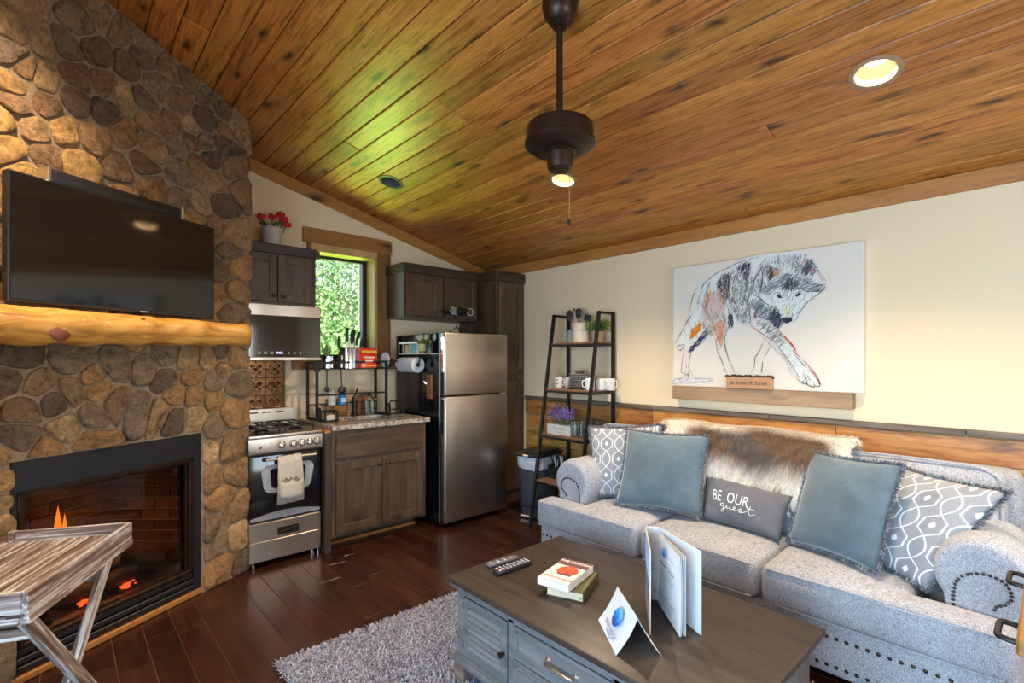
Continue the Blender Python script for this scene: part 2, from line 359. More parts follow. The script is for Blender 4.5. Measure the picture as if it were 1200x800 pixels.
def raw(name, verts, faces, mat, parent=None, loc=None, cols=None, color=None, smooth=0, kind=None, rot=None):
    me = bpy.data.meshes.new(name); me.from_pydata(verts, [], faces); me.materials.append(MT[mat])
    if cols:
        ca = me.color_attributes.new('Col', 'FLOAT_COLOR', 'POINT')
        flat = [];
        for c in cols: flat.extend((c[0], c[1], c[2], 1))
        ca.data.foreach_set('color', flat)
    if smooth: me.shade_smooth(); me.set_sharp_from_angle(angle=R(smooth))
    me.update(); return link(name, me, parent, loc, color, rot, kind)
def frame(o, X, Y, Z):
    X, Y, Z = Vector(X).normalized(), Vector(Y).normalized(), Vector(Z).normalized()
    return Matrix(((X.x, Y.x, Z.x, o[0]), (X.y, Y.y, Z.y, o[1]), (X.z, Y.z, Z.z, o[2]), (0, 0, 0, 1)))
def text(name, body, size, M, color, parent=None, mat='oc', ext=.0004, align='CENTER', space=1.0):
    cu = bpy.data.curves.new(name, 'FONT'); cu.body = body; cu.size = size; cu.extrude = ext; cu.align_x = align; cu.align_y = 'CENTER'; cu.space_character = space
    cu.resolution_u = 3
    tmp = bpy.data.objects.new(name, cu); me = bpy.data.meshes.new_from_object(tmp); bpy.data.objects.remove(tmp); bpy.data.curves.remove(cu); me.name = name; me.materials.clear(); me.materials.append(MT[mat])
    o = bpy.data.objects.new(name, me); COL.objects.link(o); o.color = (*color, 1)
    if parent is not None: o.parent = parent
    o.matrix_local = M; return o
def dup(root, loc=None, rz=None, label=None):
    r = root.copy(); COL.objects.link(r)
    if loc is not None: r.location = loc
    if rz is not None: r.rotation_euler = (0, 0, rz)
    if label: r['label'] = label
    for ch in list(root.children):
        c = ch.copy(); COL.objects.link(c); c.parent = r
        for g in list(ch.children):
            d = g.copy(); COL.objects.link(d); d.parent = c
    return r
ORD = ['first', 'second', 'third', 'fourth', 'fifth', 'sixth', 'seventh', 'eighth', 'ninth', 'tenth']
FW = frame((0, 0, 0), (1, 0, 0), (0, 0, 1), (0, -1, 0))       # upright plane facing the camera side of the kitchen
PW = frame((0, 0, 0), (0, -1, 0), (0, 0, 1), (-1, 0, 0))      # upright plane on the long wall

STONES="-0.88,2.99,L -0.92,2.87,L -0.82,2.88,L -0.68,3.06,G -0.58,3.17,T -0.73,2.91,G -0.60,2.96,B -0.48,3.14,T -0.34,3.17,G -0.37,3.07,G -0.44,2.97,B -0.22,3.09,T -0.09,3.11,B 0.04,3.05,G 0.27,2.99,T 0.17,3.02,B 0.16,2.90,T -0.93,2.75,P -0.89,2.72,T -0.81,2.71,L -0.68,2.79,B -0.56,2.82,B -0.30,2.95,G -0.16,2.93,B -0.36,2.85,G -0.47,2.81,L -0.92,2.62,Y -0.91,2.55,B -0.69,2.68,D -0.81,2.59,B -0.55,2.68,D -0.97,2.45,Y -0.85,2.47,T -0.74,2.51,Y -0.60,2.52,T -0.47,2.62,O -0.32,2.73,T -0.18,2.78,T 0.01,2.89,D -0.07,2.82,L -0.94,2.34,Y -0.81,2.35,B -0.68,2.37,Y -0.49,2.43,B -0.31,2.60,T -0.15,2.66,G -0.08,2.74,B 0.01,2.77,G 0.15,2.81,D 0.06,2.68,D -0.04,2.61,O 0.21,2.67,B -0.36,2.49,B -0.15,2.51,G -0.88,2.26,Y -0.31,2.38,O -0.15,2.36,G -0.03,2.36,L 0.15,2.42,D 0.08,2.55,T 0.28,2.56,B -0.06,2.27,Y 0.09,2.25,T 0.23,2.25,T 0.19,2.13,G 0.12,1.99,G 0.25,2.03,O 0.23,1.89,T 0.11,1.83,T 0.20,1.73,G -0.91,1.44,D -0.70,1.43,G -0.50,1.40,G -0.35,1.39,G -0.24,1.45,G -0.10,1.43,T 0.04,1.43,T 0.14,1.47,G 0.23,1.44,T 0.15,1.37,T -0.94,1.34,D -0.84,1.31,T -0.70,1.28,T -0.61,1.33,O -0.59,1.28,O -0.24,1.32,D -0.07,1.32,O 0.08,1.29,G 0.24,1.27,G -0.88,1.21,B -0.78,1.23,D -0.73,1.10,L -0.61,1.15,G -0.51,1.20,B -0.38,1.16,P -0.28,1.13,T -0.18,1.23,O -0.06,1.22,O -0.18,1.08,D -0.04,1.08,L 0.08,1.17,Y 0.07,1.01,G 0.20,1.10,O -0.90,1.08,D 0.04,0.86,L 0.20,0.84,T 0.07,0.70,T 0.23,0.69,T 0.15,0.55,O -0.01,0.58,G 0.23,0.45,T -0.96,0.92,Y -0.97,1.00,T -0.97,0.79,T -0.80,1.02,O -0.62,1.02,O 0.03,0.36,G 0.10,0.26,G 0.25,0.26,L 0.13,0.11,O -0.96,0.75,T"
WOLF_FILLS=[((0.7, 0.69, 0.64), 80, [(0.201, 0.743), (0.317, 0.807), (0.419, 0.86), (0.564, 0.901), (0.701, 0.904), (0.871, 0.892), (0.938, 0.847), (1.003, 0.75), (1.035, 0.66), (0.99, 0.618), (0.925, 0.553), (0.898, 0.496), (0.857, 0.436), (0.795, 0.43), (0.73, 0.492), (0.701, 0.463), (0.712, 0.4), (0.603, 0.437), (0.517, 0.425), (0.452, 0.431), (0.427, 0.479), (0.402, 0.314), (0.368, 0.298), (0.325, 0.384), (0.228, 0.422), (0.155, 0.311), (0.06, 0.287), (0.026, 0.296), (0.118, 0.462), (0.173, 0.581)]), ((0.3, 0.3, 0.27), 75, [(0.426, 0.792), (0.493, 0.843), (0.572, 0.854), (0.6, 0.778), (0.6, 0.654), (0.579, 0.613), (0.576, 0.446), (0.5, 0.45), (0.463, 0.519), (0.418, 0.612)]), ((0.1, 0.1, 0.09), 70, [(0.357, 0.694), (0.341, 0.757), (0.392, 0.804), (0.445, 0.793), (0.426, 0.694), (0.422, 0.627), (0.396, 0.622)]), ((0.045, 0.035, 0.075), 60, [(0.493, 0.843), (0.558, 0.867), (0.572, 0.825), (0.554, 0.732), (0.529, 0.779), (0.507, 0.811)]), ((0.62, 0.46, 0.42), 85, [(0.27, 0.687), (0.357, 0.686), (0.403, 0.606), (0.396, 0.452), (0.294, 0.457), (0.23, 0.535), (0.238, 0.62)]), ((0.6, 0.27, 0.16), 80, [(0.246, 0.627), (0.282, 0.694), (0.298, 0.685), (0.262, 0.579)]), ((0.6, 0.25, 0.12), 60, [(0.349, 0.687), (0.403, 0.606), (0.403, 0.568), (0.373, 0.616)]), ((0.72, 0.24, 0.04), 75, [(0.138, 0.358), (0.146, 0.421), (0.221, 0.473), (0.225, 0.418), (0.155, 0.353)]), ((0.07, 0.05, 0.16), 40, [(0.134, 0.278), (0.27, 0.42), (0.31, 0.406), (0.221, 0.332), (0.146, 0.25)]), ((0.58, 0.45, 0.38), 85, [(0.221, 0.52), (0.403, 0.508), (0.426, 0.424), (0.403, 0.38), (0.31, 0.368), (0.238, 0.433)]), ((0.7, 0.32, 0.2), 85, [(0.334, 0.467), (0.388, 0.464), (0.392, 0.357), (0.373, 0.282), (0.341, 0.351)]), ((0.06, 0.06, 0.06), 80, [(0.422, 0.507), (0.456, 0.505), (0.456, 0.437), (0.43, 0.435)]), ((0.22, 0.24, 0.25), 50, [(0.58, 0.614), (0.686, 0.558), (0.73, 0.523), (0.715, 0.431), (0.686, 0.464), (0.598, 0.466)]), ((0.7, 0.7, 0.66), 70, [(0.701, 0.79), (0.787, 0.763), (0.884, 0.751), (0.951, 0.713), (1.035, 0.652), (0.99, 0.621), (0.925, 0.553), (0.898, 0.496), (0.857, 0.439), (0.795, 0.435), (0.773, 0.474), (0.73, 0.57), (0.664, 0.651)]), ((0.46, 0.46, 0.45), 100, [(0.593, 0.691), (0.642, 0.822), (0.756, 0.863), (0.87, 0.866), (0.931, 0.857), (0.858, 0.779), (0.775, 0.776), (0.666, 0.83), (0.676, 0.697), (0.656, 0.649), (0.628, 0.623)]), ((0.24, 0.24, 0.26), 15, [(0.656, 0.649), (0.676, 0.697), (0.756, 0.744), (0.795, 0.76), (0.87, 0.743), (0.955, 0.686), (1.02, 0.646), (1.002, 0.621), (0.931, 0.628), (0.883, 0.647), (0.839, 0.672), (0.795, 0.663), (0.73, 0.663), (0.703, 0.634)]), ((0.07, 0.07, 0.07), 80, [(0.788, 0.677), (0.82, 0.722), (0.864, 0.696), (0.877, 0.661), (0.833, 0.652), (0.795, 0.649)]), ((0.28, 0.27, 0.25), 60, [(0.666, 0.83), (0.775, 0.776), (0.756, 0.751), (0.69, 0.717)]), ((0.06, 0.045, 0.04), 60, [(0.69, 0.802), (0.724, 0.79), (0.731, 0.747), (0.703, 0.729)]), ((0.55, 0.28, 0.17), 60, [(0.728, 0.782), (0.772, 0.778), (0.762, 0.754), (0.735, 0.75)]), ((0.26, 0.26, 0.25), 50, [(0.858, 0.776), (0.925, 0.834), (0.961, 0.799), (0.973, 0.73), (0.925, 0.736), (0.87, 0.756)]), ((0.09, 0.09, 0.09), 50, [(0.925, 0.81), (0.946, 0.781), (0.931, 0.736), (0.895, 0.75)]), ((0.03, 0.03, 0.03), 10, [(0.739, 0.627), (0.762, 0.626), (0.781, 0.6), (0.756, 0.601)]), ((0.03, 0.03, 0.03), 10, [(0.855, 0.61), (0.883, 0.628), (0.894, 0.617), (0.865, 0.597)]), ((0.03, 0.03, 0.05), 0, [(0.775, 0.47), (0.807, 0.475), (0.838, 0.47), (0.839, 0.446), (0.807, 0.432), (0.782, 0.445)]), ((0.78, 0.66, 0.34), 90, [(0.798, 0.538), (0.823, 0.539), (0.823, 0.484), (0.798, 0.486)]), ((0.06, 0.06, 0.09), 60, [(0.726, 0.529), (0.749, 0.507), (0.779, 0.428), (0.7, 0.432)]), ((0.06, 0.06, 0.09), 60, [(0.696, 0.489), (0.759, 0.485), (0.779, 0.428), (0.759, 0.387), (0.736, 0.409)]), ((0.68, 0.68, 0.62), 40, [(0.579, 0.446), (0.614, 0.487), (0.696, 0.454), (0.845, 0.267), (0.895, 0.199), (1.0, 0.04), (0.919, 0.044), (0.877, 0.069), (0.795, 0.226), (0.703, 0.333)]), ((0.3, 0.3, 0.28), 40, [(0.628, 0.45), (0.696, 0.447), (0.795, 0.323), (0.782, 0.275), (0.73, 0.332)]), ((0.6, 0.58, 0.58), 0, [(-0.002, 0.059), (0.294, 0.063), (0.31, 0.045), (0.095, 0.026), (0.003, 0.018)])]
WOLF_STROKES=[((0.03, 0.03, 0.03), 0.0032, [(0.221, 0.622), (0.197, 0.608), (0.221, 0.676), (0.238, 0.737), (0.294, 0.785), (0.357, 0.823), (0.433, 0.847), (0.493, 0.869), (0.551, 0.879), (0.628, 0.893)]), ((0.03, 0.03, 0.03), 0.0026, [(0.192, 0.73), (0.163, 0.666), (0.146, 0.604), (0.134, 0.549)]), ((0.03, 0.03, 0.03), 0.0026, [(0.151, 0.528), (0.125, 0.502), (0.099, 0.463)]), ((0.03, 0.03, 0.03), 0.0032, [(0.221, 0.626), (0.254, 0.564), (0.282, 0.5)]), ((0.03, 0.03, 0.03), 0.0026, [(0.341, 0.703), (0.403, 0.614), (0.433, 0.536), (0.463, 0.459)]), ((0.03, 0.03, 0.03), 0.0026, [(0.246, 0.643), (0.294, 0.762), (0.286, 0.709)]), ((0.03, 0.03, 0.03), 0.0032, [(0.593, 0.699), (0.6, 0.64), (0.635, 0.615), (0.69, 0.564)]), ((0.03, 0.03, 0.03), 0.0026, [(0.593, 0.677), (0.614, 0.769), (0.662, 0.827)]), ((0.03, 0.03, 0.03), 0.0026, [(0.652, 0.792), (0.659, 0.734), (0.642, 0.65)]), ((0.03, 0.03, 0.03), 0.0026, [(0.635, 0.831), (0.683, 0.87)]), ((0.03, 0.03, 0.03), 0.0019, [(0.507, 0.45), (0.478, 0.518), (0.433, 0.596)]), ((0.03, 0.03, 0.03), 0.0019, [(0.579, 0.613), (0.572, 0.555), (0.583, 0.446)]), ((0.03, 0.03, 0.03), 0.0032, [(0.426, 0.537), (0.441, 0.453)]), ((0.03, 0.03, 0.03), 0.0032, [(0.151, 0.524), (0.095, 0.448), (0.052, 0.377), (0.016, 0.317)]), ((0.03, 0.03, 0.03), 0.0039, [(0.025, 0.3), (0.095, 0.311), (0.06, 0.267), (0.034, 0.292)]), ((0.03, 0.03, 0.03), 0.0026, [(0.099, 0.271), (0.078, 0.206), (0.069, 0.126), (0.065, 0.109), (0.086, 0.094), (0.104, 0.066)]), ((0.03, 0.03, 0.03), 0.0026, [(0.146, 0.246), (0.134, 0.19), (0.125, 0.134)]), ((0.03, 0.03, 0.03), 0.0032, [(0.108, 0.166), (0.112, 0.134)]), ((0.03, 0.03, 0.03), 0.0026, [(0.104, 0.126), (0.104, 0.082), (0.117, 0.094), (0.125, 0.071), (0.134, 0.127), (0.146, 0.111), (0.165, 0.072)]), ((0.03, 0.03, 0.03), 0.0032, [(0.138, 0.262), (0.221, 0.371), (0.278, 0.431)]), ((0.03, 0.03, 0.03), 0.0019, [(0.146, 0.254), (0.23, 0.324), (0.302, 0.376)]), ((0.03, 0.03, 0.03), 0.0032, [(0.338, 0.275), (0.373, 0.206), (0.396, 0.146), (0.411, 0.104)]), ((0.03, 0.03, 0.03), 0.0026, [(0.426, 0.424), (0.403, 0.357), (0.403, 0.289), (0.433, 0.191), (0.471, 0.109)]), ((0.03, 0.03, 0.03), 0.0026, [(0.334, 0.352), (0.345, 0.283), (0.365, 0.267)]), ((0.03, 0.03, 0.03), 0.0026, [(0.662, 0.32), (0.638, 0.256), (0.607, 0.213), (0.606, 0.162), (0.583, 0.111)]), ((0.03, 0.03, 0.03), 0.0026, [(0.71, 0.29), (0.666, 0.206)]), ((0.03, 0.03, 0.03), 0.0045, [(0.657, 0.184), (0.651, 0.113)]), ((0.55, 0.06, 0.05), 0.0045, [(0.576, 0.435), (0.628, 0.393), (0.69, 0.348), (0.736, 0.318)]), ((0.03, 0.03, 0.03), 0.0026, [(0.736, 0.318), (0.801, 0.219), (0.845, 0.151), (0.883, 0.076)]), ((0.55, 0.06, 0.05), 0.0058, [(0.756, 0.387), (0.795, 0.344), (0.839, 0.295), (0.858, 0.26), (0.845, 0.253), (0.889, 0.212)]), ((0.55, 0.06, 0.05), 0.009, [(0.791, 0.351), (0.845, 0.281)]), ((0.55, 0.06, 0.05), 0.0039, [(0.907, 0.192), (0.943, 0.145), (0.979, 0.099), (1.005, 0.037)]), ((0.03, 0.03, 0.03), 0.0026, [(0.845, 0.247), (0.883, 0.192), (0.919, 0.145)]), ((0.03, 0.03, 0.03), 0.0032, [(0.943, 0.138), (0.979, 0.086), (1.0, 0.047)]), ((0.03, 0.03, 0.03), 0.0039, [(0.87, 0.076), (0.895, 0.053), (0.922, 0.047), (0.919, 0.071), (0.901, 0.111)]), ((0.03, 0.03, 0.03), 0.0039, [(0.919, 0.077), (0.931, 0.038), (0.967, 0.029), (0.961, 0.059)]), ((0.03, 0.03, 0.03), 0.0039, [(0.967, 0.036), (0.994, 0.033), (0.991, 0.06), (0.976, 0.079)]), ((0.03, 0.03, 0.03), 0.0019, [(0.922, 0.108), (0.943, 0.065)]), ((0.03, 0.03, 0.03), 0.0026, [(0.572, 0.442), (0.579, 0.489), (0.565, 0.498)]), ((0.03, 0.03, 0.03), 0.0013, [(0.635, 0.371), (0.676, 0.327), (0.749, 0.248), (0.795, 0.206), (0.839, 0.082)]), ((0.7, 0.7, 0.2), 0.0032, [(0.666, 0.241), (0.71, 0.312)]), ((0.03, 0.03, 0.03), 0.0026, [(0.666, 0.83), (0.659, 0.763), (0.649, 0.7), (0.635, 0.622), (0.683, 0.568), (0.736, 0.543)]), ((0.03, 0.03, 0.03), 0.0032, [(0.593, 0.691), (0.607, 0.741), (0.656, 0.813)]), ((0.03, 0.03, 0.03), 0.0026, [(0.736, 0.557), (0.756, 0.499), (0.782, 0.438), (0.807, 0.43)]), ((0.03, 0.03, 0.03), 0.0026, [(0.839, 0.435), (0.864, 0.458), (0.883, 0.504), (0.907, 0.529), (0.925, 0.562), (0.943, 0.574), (0.967, 0.578)]), ((0.03, 0.03, 0.03), 0.0026, [(0.907, 0.55), (0.967, 0.591), (1.008, 0.621), (1.026, 0.652)]), ((0.55, 0.06, 0.05), 0.0026, [(0.979, 0.756), (0.997, 0.714), (1.026, 0.658)]), ((0.55, 0.06, 0.05), 0.0039, [(0.964, 0.772), (0.97, 0.737)]), ((0.55, 0.06, 0.05), 0.0026, [(0.861, 0.782), (0.895, 0.815), (0.925, 0.831)]), ((0.03, 0.03, 0.03), 0.0032, [(0.925, 0.834), (0.955, 0.803), (0.967, 0.791)]), ((0.03, 0.03, 0.03), 0.0019, [(0.775, 0.776), (0.743, 0.795), (0.669, 0.826)]), ((0.03, 0.03, 0.03), 0.0019, [(0.807, 0.648), (0.807, 0.572)]), ((0.03, 0.03, 0.03), 0.0026, [(0.836, 0.652), (0.836, 0.61)]), ((0.03, 0.03, 0.03), 0.0026, [(0.795, 0.649), (0.788, 0.615)]), ((0.03, 0.03, 0.03), 0.0026, [(0.733, 0.631), (0.756, 0.639), (0.782, 0.609)]), ((0.03, 0.03, 0.03), 0.0026, [(0.852, 0.616), (0.877, 0.63), (0.901, 0.631)]), ((0.03, 0.03, 0.03), 0.0026, [(0.71, 0.629), (0.716, 0.594), (0.736, 0.571)]), ((0.03, 0.03, 0.03), 0.0032, [(0.656, 0.642), (0.703, 0.634), (0.73, 0.656)]), ((0.03, 0.03, 0.03), 0.0026, [(0.895, 0.642), (0.931, 0.625), (1.002, 0.628)]), ((0.03, 0.03, 0.03), 0.0019, [(0.82, 0.881), (0.823, 0.846)]), ((0.03, 0.03, 0.03), 0.0019, [(0.73, 0.867), (0.769, 0.871)]), ((0.55, 0.06, 0.05), 0.0032, [(0.611, 0.552), (0.611, 0.495), (0.618, 0.451)]), ((0.4, 0.4, 0.38), 0.0019, [(1.037, 0.735), (1.051, 0.681)]), ((0.03, 0.03, 0.03), 0.0019, [(0.955, 0.799), (0.991, 0.748), (1.031, 0.677)]), ((0.55, 0.06, 0.05), 0.0019, [(0.603, 0.58), (0.618, 0.484), (0.641, 0.435)])]

# ================================================================ THE SETTING
XR, YB, XL, YF = 3.55, 4.30, -1.60, -2.50
SL = math.atan(.25)
def ceil_z(x): return 2.411 + .25 * (XR - x)
# ---- floor: planks run away from the camera along the long wall
mb = MB(); mb.box(XL, XR, YF, YB, -.06, -.004)
floor = struct(mb.build('floor', 'floorgap'))
pm = {}
PW_F = .1305
rows = range(-6, 24)
for r_ in range(-12, 27):
    x0 = .466 + r_ * PW_F - PW_F * 4
    x1 = min(x0 + PW_F - .0022, XR); x0 = max(x0, XL)
    if x1 - x0 < .02: continue
    near = -.55 < x0 < 3.3
    y = YF if not near else .6
    if near: MB().box(x0, x1, YF, .6 - .0016, -.012, 0, .001).build('plank', 'floor', floor, smooth=0)
    y -= random.random() * .5 * near
    while y < YB - .02:
        L = random.choice((.42, .6, .8, 1.0, 1.22)) if near else 7
        if near and y < .6: y = .6; L = random.uniform(.3, .9)
        y1 = min(y + L, YB)
        if YB - y1 < .12: y1 = YB
        MB().box(x0, x1, y, y1 - .0016, -.012, random.uniform(-.0006, .0004), .0012).build('plank', 'floor', floor, smooth=0)
        y = y1
# ---- walls
mb = MB(); mb.box(XR, XR + .12, YF, YB + .12, 0, 2.7)
wr = struct(mb.build('wall_right', 'wall'))
WX0, WX1, WZ0, WZ1 = 1.60, 2.19, 1.44, 2.37      # kitchen window opening
mb = MB()
def sl_box(mb, x0, x1, z0):
    v = [(x0, YB, z0), (x1, YB, z0), (x1, YB, ceil_z(x1) + .26), (x0, YB, ceil_z(x0) + .26)]
    v += [(a, YB + .20, c) for a, b, c in v]
    mb.mesh(v, [(0, 1, 2, 3), (7, 6, 5, 4), (0, 4, 5, 1), (1, 5, 6, 2), (2, 6, 7, 3), (3, 7, 4, 0)])
sl_box(mb, XL, WX0, 0); sl_box(mb, WX1, XR, 0); sl_box(mb, WX0, WX1, WZ1); mb.box(WX0, WX1, YB, YB + .20, 0, WZ0)
wb = struct(mb.build('wall_back', 'wall', smooth=0))
mb = MB(); mb.box(XL - .12, XL, YF, -1.15, 0, 3.8); mb.box(XL - .12, XL, 1.45, YB + .12, 0, 3.8); mb.box(XL - .12, XL, -1.15, 1.45, 2.25, 3.8)
struct(mb.build('wall_left', 'wall'))
mb = MB(); mb.box(XL - .12, .4, YF - .12, YF, 0, 3.8); mb.box(2.8, XR + .12, YF - .12, YF, 0, 3.8); mb.box(.4, 2.8, YF - .12, YF, 2.1, 3.8); mb.box(.4, 2.8, YF - .12, YF, 0, .7)
struct(mb.build('wall_front', 'wall'))
# glass doors and rear window
d1 = MB()
for y0, y1 in ((-1.15, -1.07), (.11, .19), (1.37, 1.45)): d1.box(XL - .09, XL - .02, y0, y1, 0, 2.25)
d1.box(XL - .09, XL - .02, -1.15, 1.45, 2.17, 2.25); d1.box(XL - .09, XL - .02, -1.15, 1.45, 0, .12)
d1 = struct(d1.build('door_1', 'cab'))
MB().box(XL - .06, XL - .052, -1.07, 1.37, .12, 2.17).build('pane', 'winglass', d1)
d2 = MB()
for x0, x1 in ((.4, .46), (1.57, 1.63), (2.74, 2.8)): d2.box(x0, x1, YF - .09, YF - .02, .7, 2.1)
d2.box(.4, 2.8, YF - .09, YF - .02, .7, .76); d2.box(.4, 2.8, YF - .09, YF - .02, 2.04, 2.1)
d2 = struct(d2.build('window_2', 'trimx'))
MB().box(.46, 2.74, YF - .06, YF - .052, .76, 2.04).build('pane', 'winglass', d2)
# ---- sloping plank ceiling
mb = MB(); mb.box(-5.45, .2, YF - .1, YB + .2, .14, .2)
ceil = mb.build('ceiling', 'ceilback', None, (XR, 0, 2.411), rot=(0, SL, 0)); struct(ceil)
CW = .1268
LIGHTS = [(2.578, .52, 1), (2.56, 2.28, 1), (1.925, 3.509, 0), (2.57, -1.25, 1), (.25, -1.25, 1), (-.22, 2.25, 1)]  # the two behind the camera are unseen, added as warm fill
def to_ceil(x, y): return (-(XR - x) * math.sqrt(1.0625), y)
cuts = [to_ceil(x, y) for x, y, on in LIGHTS]
for i in range(43):
    a, b = -(i + 1) * CW, -i * CW
    ys = [YF]
    j = random.choice((None, random.uniform(.4, 3.4)))
    if j: ys.append(j)
    ys.append(YB)
    for y0, y1 in zip(ys, ys[1:]):
        mb = MB(); mb.box(a + .0016, b - .0016, y0 + .001, y1 - .001, 0, .016, .0058, 1)
        o = mb.build('plank', 'ceil', ceil, smooth=0)
        for cx, cy in cuts:
            if a - .085 < cx < b + .085 and y0 < cy + .085 and y1 > cy - .085:
                cu = MB(); cu.cyl((cx, cy, -.1), (cx, cy, .1), .079, n=32)
                me = bpy.data.meshes.new('cut'); bmesh.ops.recalc_face_normals(cu.bm, faces=cu.bm.faces[:]); cu.bm.to_mesh(me); cu.bm.free()
                co = bpy.data.objects.new('cut', me); COL.objects.link(co); co.matrix_world = Matrix.Identity(4)
                o.parent = None
                md = o.modifiers.new('hole', 'BOOLEAN'); md.object = co; md.operation = 'DIFFERENCE'; md.solver = 'EXACT'
                bpy.context.view_layer.update(); dg = bpy.context.evaluated_depsgraph_get()
                nm = bpy.data.meshes.new_from_object(o.evaluated_get(dg)); o.modifiers.clear(); o.data = nm; nm.name = 'plank'
                o.parent = ceil; bpy.data.objects.remove(co)
# ---- trims
def slope_trim(name, x0, x1, y0, y1, h):
    v = [(x0, y0, ceil_z(x0) - h), (x1, y0, ceil_z(x1) - h), (x1, y0, ceil_z(x1) - .002), (x0, y0, ceil_z(x0) - .002)]
    v += [(a, y1, c) for a, b, c in v]
    mb = MB(); mb.mesh(v, [(0, 1, 2, 3), (7, 6, 5, 4), (0, 4, 5, 1), (1, 5, 6, 2), (2, 6, 7, 3), (3, 7, 4, 0)])
    return struct(mb.build(name, 'trimx', smooth=0))
slope_trim('trim_1', .96, XR - .03, YB - .022, YB, .098)
mb = MB(); mb.box(XR - .024, XR, YF, YB - .022, 2.318, 2.414, .003); struct(mb.build('trim_2', 'trim', smooth=0))
# ---- rustic wainscot on the long wall: separate boards
zs = [0, .155, .31, .46, .60, .735, .88, 1.028]
for k, (z0, z1) in enumerate(zip(zs, zs[1:])):
    y = YF
    while y < 3.66:
        y1 = min(y + random.uniform(1.0, 2.3), 3.66)
        if 3.66 - y1 < .3: y1 = 3.66
        t = .018 + random.uniform(-.003, .004)
        mb = MB(); mb.box(XR - t, XR, y + .0012, y1 - .0012, z0 + .002, z1 - .002 - random.uniform(0, .003), .004)
        mb.build('board', 'barn', wr, smooth=0); y = y1
y = YF
for y1 in (-.6, .32, 1.30, 2.2, 3.05, 3.66):
    MB().box(XR - .034, XR, y + .0008, y1 - .0008, 1.028, 1.062, .004).build('cap_board', 'barncap', wr, smooth=0); y = y1
# ---- kitchen window
win = struct(bpy.data.objects.new('window_1', None)); COL.objects.link(win)
mb = MB(); mb.box(1.528, 2.352, YB - .03, YB, 2.425, 2.552, .003); mb.build('head_casing', 'trimx', win, smooth=0)
for x0, x1 in ((2.205, 2.342), (1.565, 1.60)): MB().box(x0, x1, YB - .024, YB, 1.44, 2.425, .003).build('side_casing', 'trimz', win, smooth=0)
MB().box(1.44, 2.36, YB - .05, YB + .19, 1.415, 1.44, .004).build('sill', 'trimx', win, smooth=0)
MB().box(1.44, 2.35, YB - .022, YB, 1.345, 1.415, .003).build('apron', 'trimx', win, smooth=0)
mb = MB()
mb.box(WX1 - .012, WX1 + .016, YB - .022, YB + .19, WZ0, WZ1); mb.box(1.6, WX1 + .016, YB - .022, YB + .19, WZ1 - .012, WZ1 + .055); mb.box(1.585, 1.61, YB - .02, YB + .19, WZ0, WZ1)
mb.build('jamb', 'jamb', win, smooth=0)
mb = MB(); yy = YB + .135
mb.box(WX0, WX0 + .03, yy, yy + .04, WZ0, WZ1, .003); mb.box(WX1 - .045, WX1 - .010, yy, yy + .04, WZ0, WZ1, .003)
mb.box(WX0 + .03, WX1 - .032, yy, yy + .04, WZ1 - .035, WZ1, .003); mb.box(WX0 + .03, WX1 - .032, yy, yy + .04, WZ0, WZ0 + .035, .003)
mb.build('sash', 'iron', win)
mb = MB(); mb.box(WX1 - .075, WX1 - .045, yy + .02, yy + .05, WZ0 + .035, WZ1 - .035); mb.build('inner_sash', 'paper', win)
MB().box(WX0 + .03, WX1 - .075, yy + .018, yy + .022, WZ0 + .035, WZ1 - .035).build('pane', 'winglass', win)

# ================================================================ STONE CHIMNEY (its local x runs along the face, -y into the room)
BX, BY, ANG = .639, 3.558, R(30.449)
ch = bpy.data.objects.new('wall_fireplace', None); COL.objects.link(ch); ch.location = (BX, BY, 0); ch.rotation_euler = (0, 0, ANG); struct(ch)
CA, SA = math.cos(ANG), math.sin(ANG)
UL, UR = -1.32, .372
def ch_top(u): return ceil_z(BX + u * CA) - .004
HX0, HX1, HZ = -.935, -.001, .982        # firebox opening
def wl(x, y):
    dx, dy = x - BX, y - BY; return (dx * CA + dy * SA, -dx * SA + dy * CA)
rc = wl(BX + UR * CA, YB); lc = wl(XL, BY + UL * SA + .05); bc = wl(XL, YB)
mb = MB()
def slab(u0, u1, z0, z1, y0=-.03, y1=.05):
    t0 = min(z1, ch_top(u0)) if z1 else ch_top(u0); t1 = min(z1, ch_top(u1)) if z1 else ch_top(u1)
    v = [(u0, y0, z0), (u1, y0, z0), (u1, y0, t1), (u0, y0, t0)]; v += [(a, y1, c) for a, b, c in v]
    mb.mesh(v, [(0, 1, 2, 3), (7, 6, 5, 4), (0, 4, 5, 1), (1, 5, 6, 2), (2, 6, 7, 3), (3, 7, 4, 0)])
slab(UL, HX0, 0, None); slab(HX1, UR - .012, 0, None); slab(HX0, HX1, HZ, None)
# returns to the two walls
for (a, b) in (((UR - .012, .05), (rc[0], rc[1])), ((lc[0], lc[1]), (UL, .05))):
    h0, h1 = ch_top(a[0]), ch_top(b[0])
    dx, dy = b[0] - a[0], b[1] - a[1]; q = math.hypot(dx, dy); nx, ny = -dy / q * .03, dx / q * .03
    v = [(a[0], a[1], 0), (b[0], b[1], 0), (b[0], b[1], 3.0 if a[0] > 0 else 3.6), (a[0], a[1], 3.0 if a[0] > 0 else 3.5)]
    v += [(p[0] + nx, p[1] + ny, p[2]) for p in v]
    mb.mesh(v, [(0, 1, 2, 3), (7, 6, 5, 4), (0, 4, 5, 1), (1, 5, 6, 2), (2, 6, 7, 3), (3, 7, 4, 0)])
mb.build('mortar', 'mortar', ch, smooth=0)
CM = dict(T=(.45, .275, .13), L=(.58, .385, .19), Y=(.60, .36, .125), O=(.48, .265, .105), B=(.31, .18, .09), G=(.32, .222, .135), D=(.20, .13, .082), P=(.33, .23, .155))
